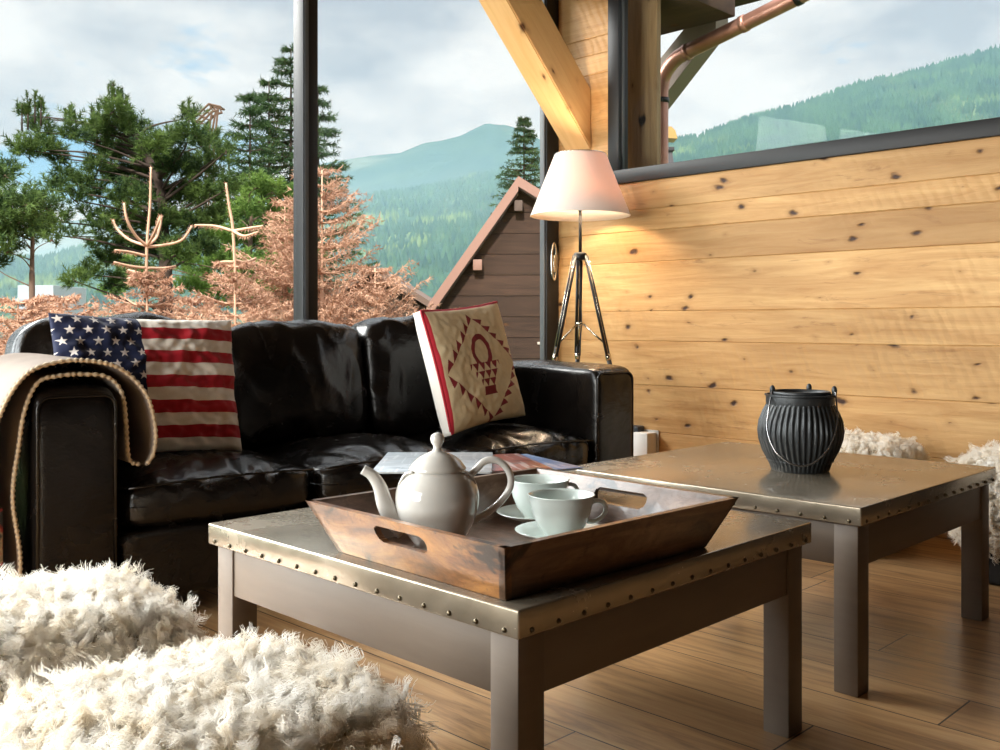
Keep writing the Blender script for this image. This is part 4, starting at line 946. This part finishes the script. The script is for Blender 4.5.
bare_top(t1, 147, 245, 8.5, [[(146, 290, 0), (147, 245, 0), (150, 205, 0), (151, 167, 0)], [(147, 246, 0), (136, 236, -.1), (127, 220, -.2), (124, 203, -.2)], [(147, 246, 0), (156, 238, .1), (160, 226, .2), (162, 216, .2)], [(147, 246, 0), (153, 236, -.2), (158, 224, -.3), (160, 217, -.3)],
    [(147, 246, 0), (130, 240, .2), (118, 230, .3), (113, 220, .3)], [(147, 247, 0), (165, 245, -.1), (182, 240, -.2), (192, 226, -.2)], [(146, 256, 0), (130, 252, -.1), (115, 250, -.2)], [(146, 268, 0), (130, 266, -.1), (114, 262, -.2)], [(146, 268, 0), (162, 268, .1), (176, 266, .1)], [(146, 276, 0), (136, 272, .2), (128, 270, .3)]])
t2 = dry('brown spruce with a bare stem, left of the mullion', 235, 262, 8.2, .60, 32, step=.10)
bare_top(t2, 233, 230, 8.2, [[(236, 290, 0), (233, 230, 0), (229, 205, 0), (226, 183, 0)], [(233, 231, 0), (215, 226, .1), (195, 225, .2)], [(233, 231, 0), (250, 228, -.1), (263, 226, -.2)], [(233, 231, 0), (244, 236, -.3), (258, 232, -.4)], [(234, 262, 0), (222, 262, 0), (214, 266, 0)], [(234, 260, 0), (245, 262, .1), (256, 258, .2)]])
t3 = dry('dense brown spruce with feathery branches right of the mullion', 322, 170, 9.5, .56, 33, step=.13, nbr=6, up=.50, tw=.24, nl=.055)
dry('low brown spruce at the left picture edge above the sofa arm', 18, 298, 8.0, 1.1, 34, step=.08)
dry('low brown spruce between the left edge and the flag cushion', 62, 296, 8.8, 1.0, 35, step=.08)
dry('low brown spruce behind the gap between flag cushion and sofa back', 192, 298, 9.2, .9, 36, step=.08)
dry('brown spruce directly behind the mullion', 285, 200, 9.8, .34, 37, step=.11)
dry('low brown spruce in front of the small roof', 375, 268, 9.0, .70, 38, step=.09, up=.36)

# ------------------------------------------------------------------ buildings outside
def frontal(name, label, cat, d, base_z=-3.0): return empty(name, label, cat, (FX * d, FY * d, base_z), RA)
def prism(bm, poly, y0, y1):
    f = bm.faces.new([bm.verts.new((x, y0, z)) for x, z in poly]); r = bmesh.ops.extrude_face_region(bm, geom=[f])
    for v in r['geom']:
        if isinstance(v, bmesh.types.BMVert): v.co.y = y1
    bmesh.ops.recalc_face_normals(bm, faces=bm.faces)
M_CHAL = timber('brown_cladding', 0, (.085, .045, .03), (.035, .02, .014), kscale=4, rough=.8); M_VERGE = simple('pinkish_brown_verge', (.30, .16, .12), .6); M_SLATE = simple('brown_roofing', (.12, .08, .065), .8)
CH = frontal('chalet', 'dark brown boarded gable with a pinkish verge board outside the right pane', 'building', 11)
dz = 3.0
bm = bmesh.new(); z = -.0; vals = []
apex = (.2025, 2.49 + dz); Ls, Rs = 1.42, .62
while z < apex[1]:
    z1 = min(z + .235, apex[1] - .002)
    def lim(zz): return max(-.66, apex[0] - (apex[1] - zz) / Ls), min(3.2, apex[0] + (apex[1] - zz) / Rs)
    (a0, b0), (a1, b1) = lim(z), lim(z1); n0 = len(bm.faces); prism(bm, [(a0, z), (b0, z), (b1, z1 - .006), (a1, z1 - .006)], 0, 3.5); vals += [random.random()] * (len(bm.faces) - n0); z += .235
o = obj('gable_wall', bm, M_CHAL, CH); attr_boards(o, vals)
for nm, sl, x1, sg in (('roof_slope', Ls, -.80, -1), ('roof_slope', Rs, 3.5, 1)):
    bm = bmesh.new(); zt = apex[1] + .05; ze = zt - abs(x1 - apex[0]) * sl; th = .13 * math.hypot(1, sl) * .8
    prism(bm, [(apex[0], zt), (x1, ze), (x1, ze - th), (apex[0], zt - th)], -.14, 3.6); rf = obj(nm, bm, M_SLATE, CH)
    bm = bmesh.new(); prism(bm, [(apex[0], zt + .01), (x1, ze + .01), (x1, ze - th * .85), (apex[0], zt - th * .85)], -.17, -.141); obj('verge_board', bm, M_VERGE, rf)
boxo('purlin_end', (.16, .25, -.12, .02, apex[1] - .32, apex[1] - .20), M_SLATE, CH); boxo('purlin_end', (-.30, -.20, -.12, .02, apex[1] - .98, apex[1] - .86), M_VERGE, CH)
boxo('window_strip', (.42, .60, -.02, .0, 1.70 + dz - 1.02, 1.73 + dz - 1.02), simple('light_strip', (.5, .42, .36), .6), CH)
SH = frontal('shed', 'low brown-roofed shed partly hidden by the dry spruce, left of the gable', 'building', 16)
bm = bmesh.new(); prism(bm, [(-3.6, 0), (-.5, 0), (-.5, 3.7), (-2.05, 4.72), (-3.6, 3.7)], 0, 4); obj('shed_wall', bm, simple('dark_shed_boards', (.06, .04, .03), .9), SH)
bm = bmesh.new(); prism(bm, [(-2.05, 4.86), (-.2, 3.70), (-.2, 3.60), (-2.05, 4.74), (-3.9, 3.60), (-3.9, 3.70)], -.25, 4.2); obj('shed_roof', bm, simple('weathered_shingle', (.17, .11, .085), .9), SH)
WB = frontal('white_building', 'distant white building with rows of balconies at the lower left', 'building', 150, -14)
bm = bmesh.new(); box(bm, -74, -68.5, 0, 12, 0, 21, bev=.05); obj('building_walls', bm, simple('hazed_white_render', (.42, .46, .50), .8), WB)  # white walls greyed towards blue: distance haze put into the colour
for k in range(3):
    boxo('balcony', (-74.2, -68.3, -.9, 0, 18.4 - k * 1.6, 18.9 - k * 1.6), simple('balcony_grey', (.35, .38, .42), .8), WB, bev=.02)
CRN = frontal('crane_mast', 'rusty lattice crane jib poking out above the pine', 'crane', 40, -3)
def cpt(x, y, dd=0): return Vector(((x - 500) / F_PX * 40, dd, CAM_H + (HOR - y) / F_PX * 40 + 3))
bm = bmesh.new()
A = [cpt(192, 120), cpt(209, 104), cpt(221, 107)]; B = [cpt(200, 124), cpt(212, 112), cpt(219, 110)]
for dd in (0, .5):
    q = Vector((0, dd, 0))
    for L_ in (A, B): tube(bm, [p + q for p in L_], .05, 5)
    for i in range(2):
        for u in (0, .33, .66): tube(bm, [A[i].lerp(A[i + 1], u) + q, B[i].lerp(B[i + 1], min(1, u + .2)) + q], .03, 4)
for a, b in (((212, 112), (206, 150)), ((218, 110), (214, 150)), ((216, 111), (209, 150))): tube(bm, [cpt(*a), cpt(*b), cpt(b[0] - 1, 475)], .045, 5)
for i in range(3): tube(bm, [A[i], A[i] + Vector((0, .5, 0))], .03, 4)
obj('lattice_jib', bm, simple('rusty_steel', (.16, .09, .06), .8), CRN)
# outside the high window: post, eave, pipe
PS = empty('timber_post', 'weathered timber post right outside the high window', 'post', (4.52, 3.31, -3)); boxo('post_board', (-.02, .02, -.103, .115, 0, 6.2), M_OLD, PS, bev=.006)
EV = empty('roof_eave', 'dark timber eave with beam end above the copper pipe', 'eave', (4.9, 3.1, 2.74))
def og(x): return Mat('dark_timber_%d' % x)
M_DT = timber('dark_timber', 1, (.10, .06, .04), (.05, .032, .025), rndattr=False, rough=.85)
bm = bmesh.new(); box(bm, -.35, .25, 0, .75, 0, .30, bev=.01); obj('eave_beam', bm, M_DT, EV, autos=40)
bm = bmesh.new(); prism(bm, [(-.3, .30), (.9, .30), (.9, .38), (-.3, .38)], 0, .75); obj('roof_boards', bm, M_DT, EV)
bm = bmesh.new(); f = [(5.3, 3.78, 2.34), (5.3, 3.33, 2.755), (5.3, 3.33, 3.0), (5.3, 3.78, 2.62)]
q = [bm.verts.new(Vector(p) - Vector((4.9, 3.1, 2.74))) for p in f]; r = bmesh.ops.extrude_face_region(bm, geom=[bm.faces.new(q)])
for v in r['geom']:
    if isinstance(v, bmesh.types.BMVert): v.co.x += .14
bmesh.ops.recalc_face_normals(bm, faces=bm.faces); obj('eave_brace', bm, simple('weathered_brace', (.30, .24, .20), .8), EV)
DP = empty('copper_downpipe', 'copper rain pipe with an elbow below the eave', 'drainpipe', (5.2, 3.674, -3))
M_COP = Mat('copper'); _c = M_COP.noise(M_COP.coord(), 9, 4); M_COP.set(base=M_COP.mix(_c, (.30, .13, .09), (.62, .34, .26)), metal=.7, rough=.38); M_COP = M_COP.m
bm = bmesh.new(); tube(bm, [(0, 0, 0), (0, 0, 5.30)] + smoothpts([(0, 0, 5.40), (0, -.025, 5.50), (0, -.11, 5.585), (0, -.22, 5.62)], 4) + [(0, -.93, 5.78), (-.0, -1.15, 5.83)], .047, 14); pipe = obj('pipe', bm, M_COP, DP, smooth=True)
for p, ax in (((0, 0, 5.34), 'z'), ((0, -.20, 5.615), 'y'), ((0, -.60, 5.706), 'y'), ((0, -.95, 5.785), 'y')):
    bm = bmesh.new(); dv = Vector((0, 0, .016)) if ax == 'z' else Vector((0, -.016, .0036)); tube(bm, [Vector(p) - dv, Vector(p) + dv], .053, 14); obj('pipe_clamp', bm, M_COP if p[1] > -.9 and ax == 'y' else M_BLACKMETAL, pipe, smooth=True)
CM = frontal('chimney', 'slate-clad chimney with a copper cowl seen beyond the downpipe', 'chimney', 20)
def lx(p): return (p + 4 - 500) / F_PX * 20
def lz(y): return CAM_H + (HOR - y) / F_PX * 20 + 3
bm = bmesh.new(); prism(bm, [(lx(650), lz(180)), (lx(671), lz(172)), (lx(668), lz(150)), (lx(653), lz(150))], 0, .4); box(bm, lx(640), lx(680), -.2, .6, 0, lz(176)); obj('chimney_stack', bm, simple('slate', (.10, .09, .10), .8), CM)
boxo('chimney_ledge', (lx(651), lx(670), -.05, .45, lz(151), lz(147)), simple('dark_slate', (.05, .045, .05), .8), CM, bev=.01)
for a in (655, 660): boxo('cowl_leg', (lx(a), lx(a + 2.2), .1, .2, lz(148), lz(137)), M_BLACKMETAL, CM, bev=.003)
bm = bmesh.new(); pr_ = [(lx(652), lz(138)), (lx(673), lz(139)), (lx(671), lz(131)), (lx(667), lz(127)), (lx(656), lz(127)), (lx(653), lz(131))]; prism(bm, pr_, -.05, .4); obj('cowl', bm, simple('yellow_copper', (.55, .33, .12), .4, metal=.5), CM)
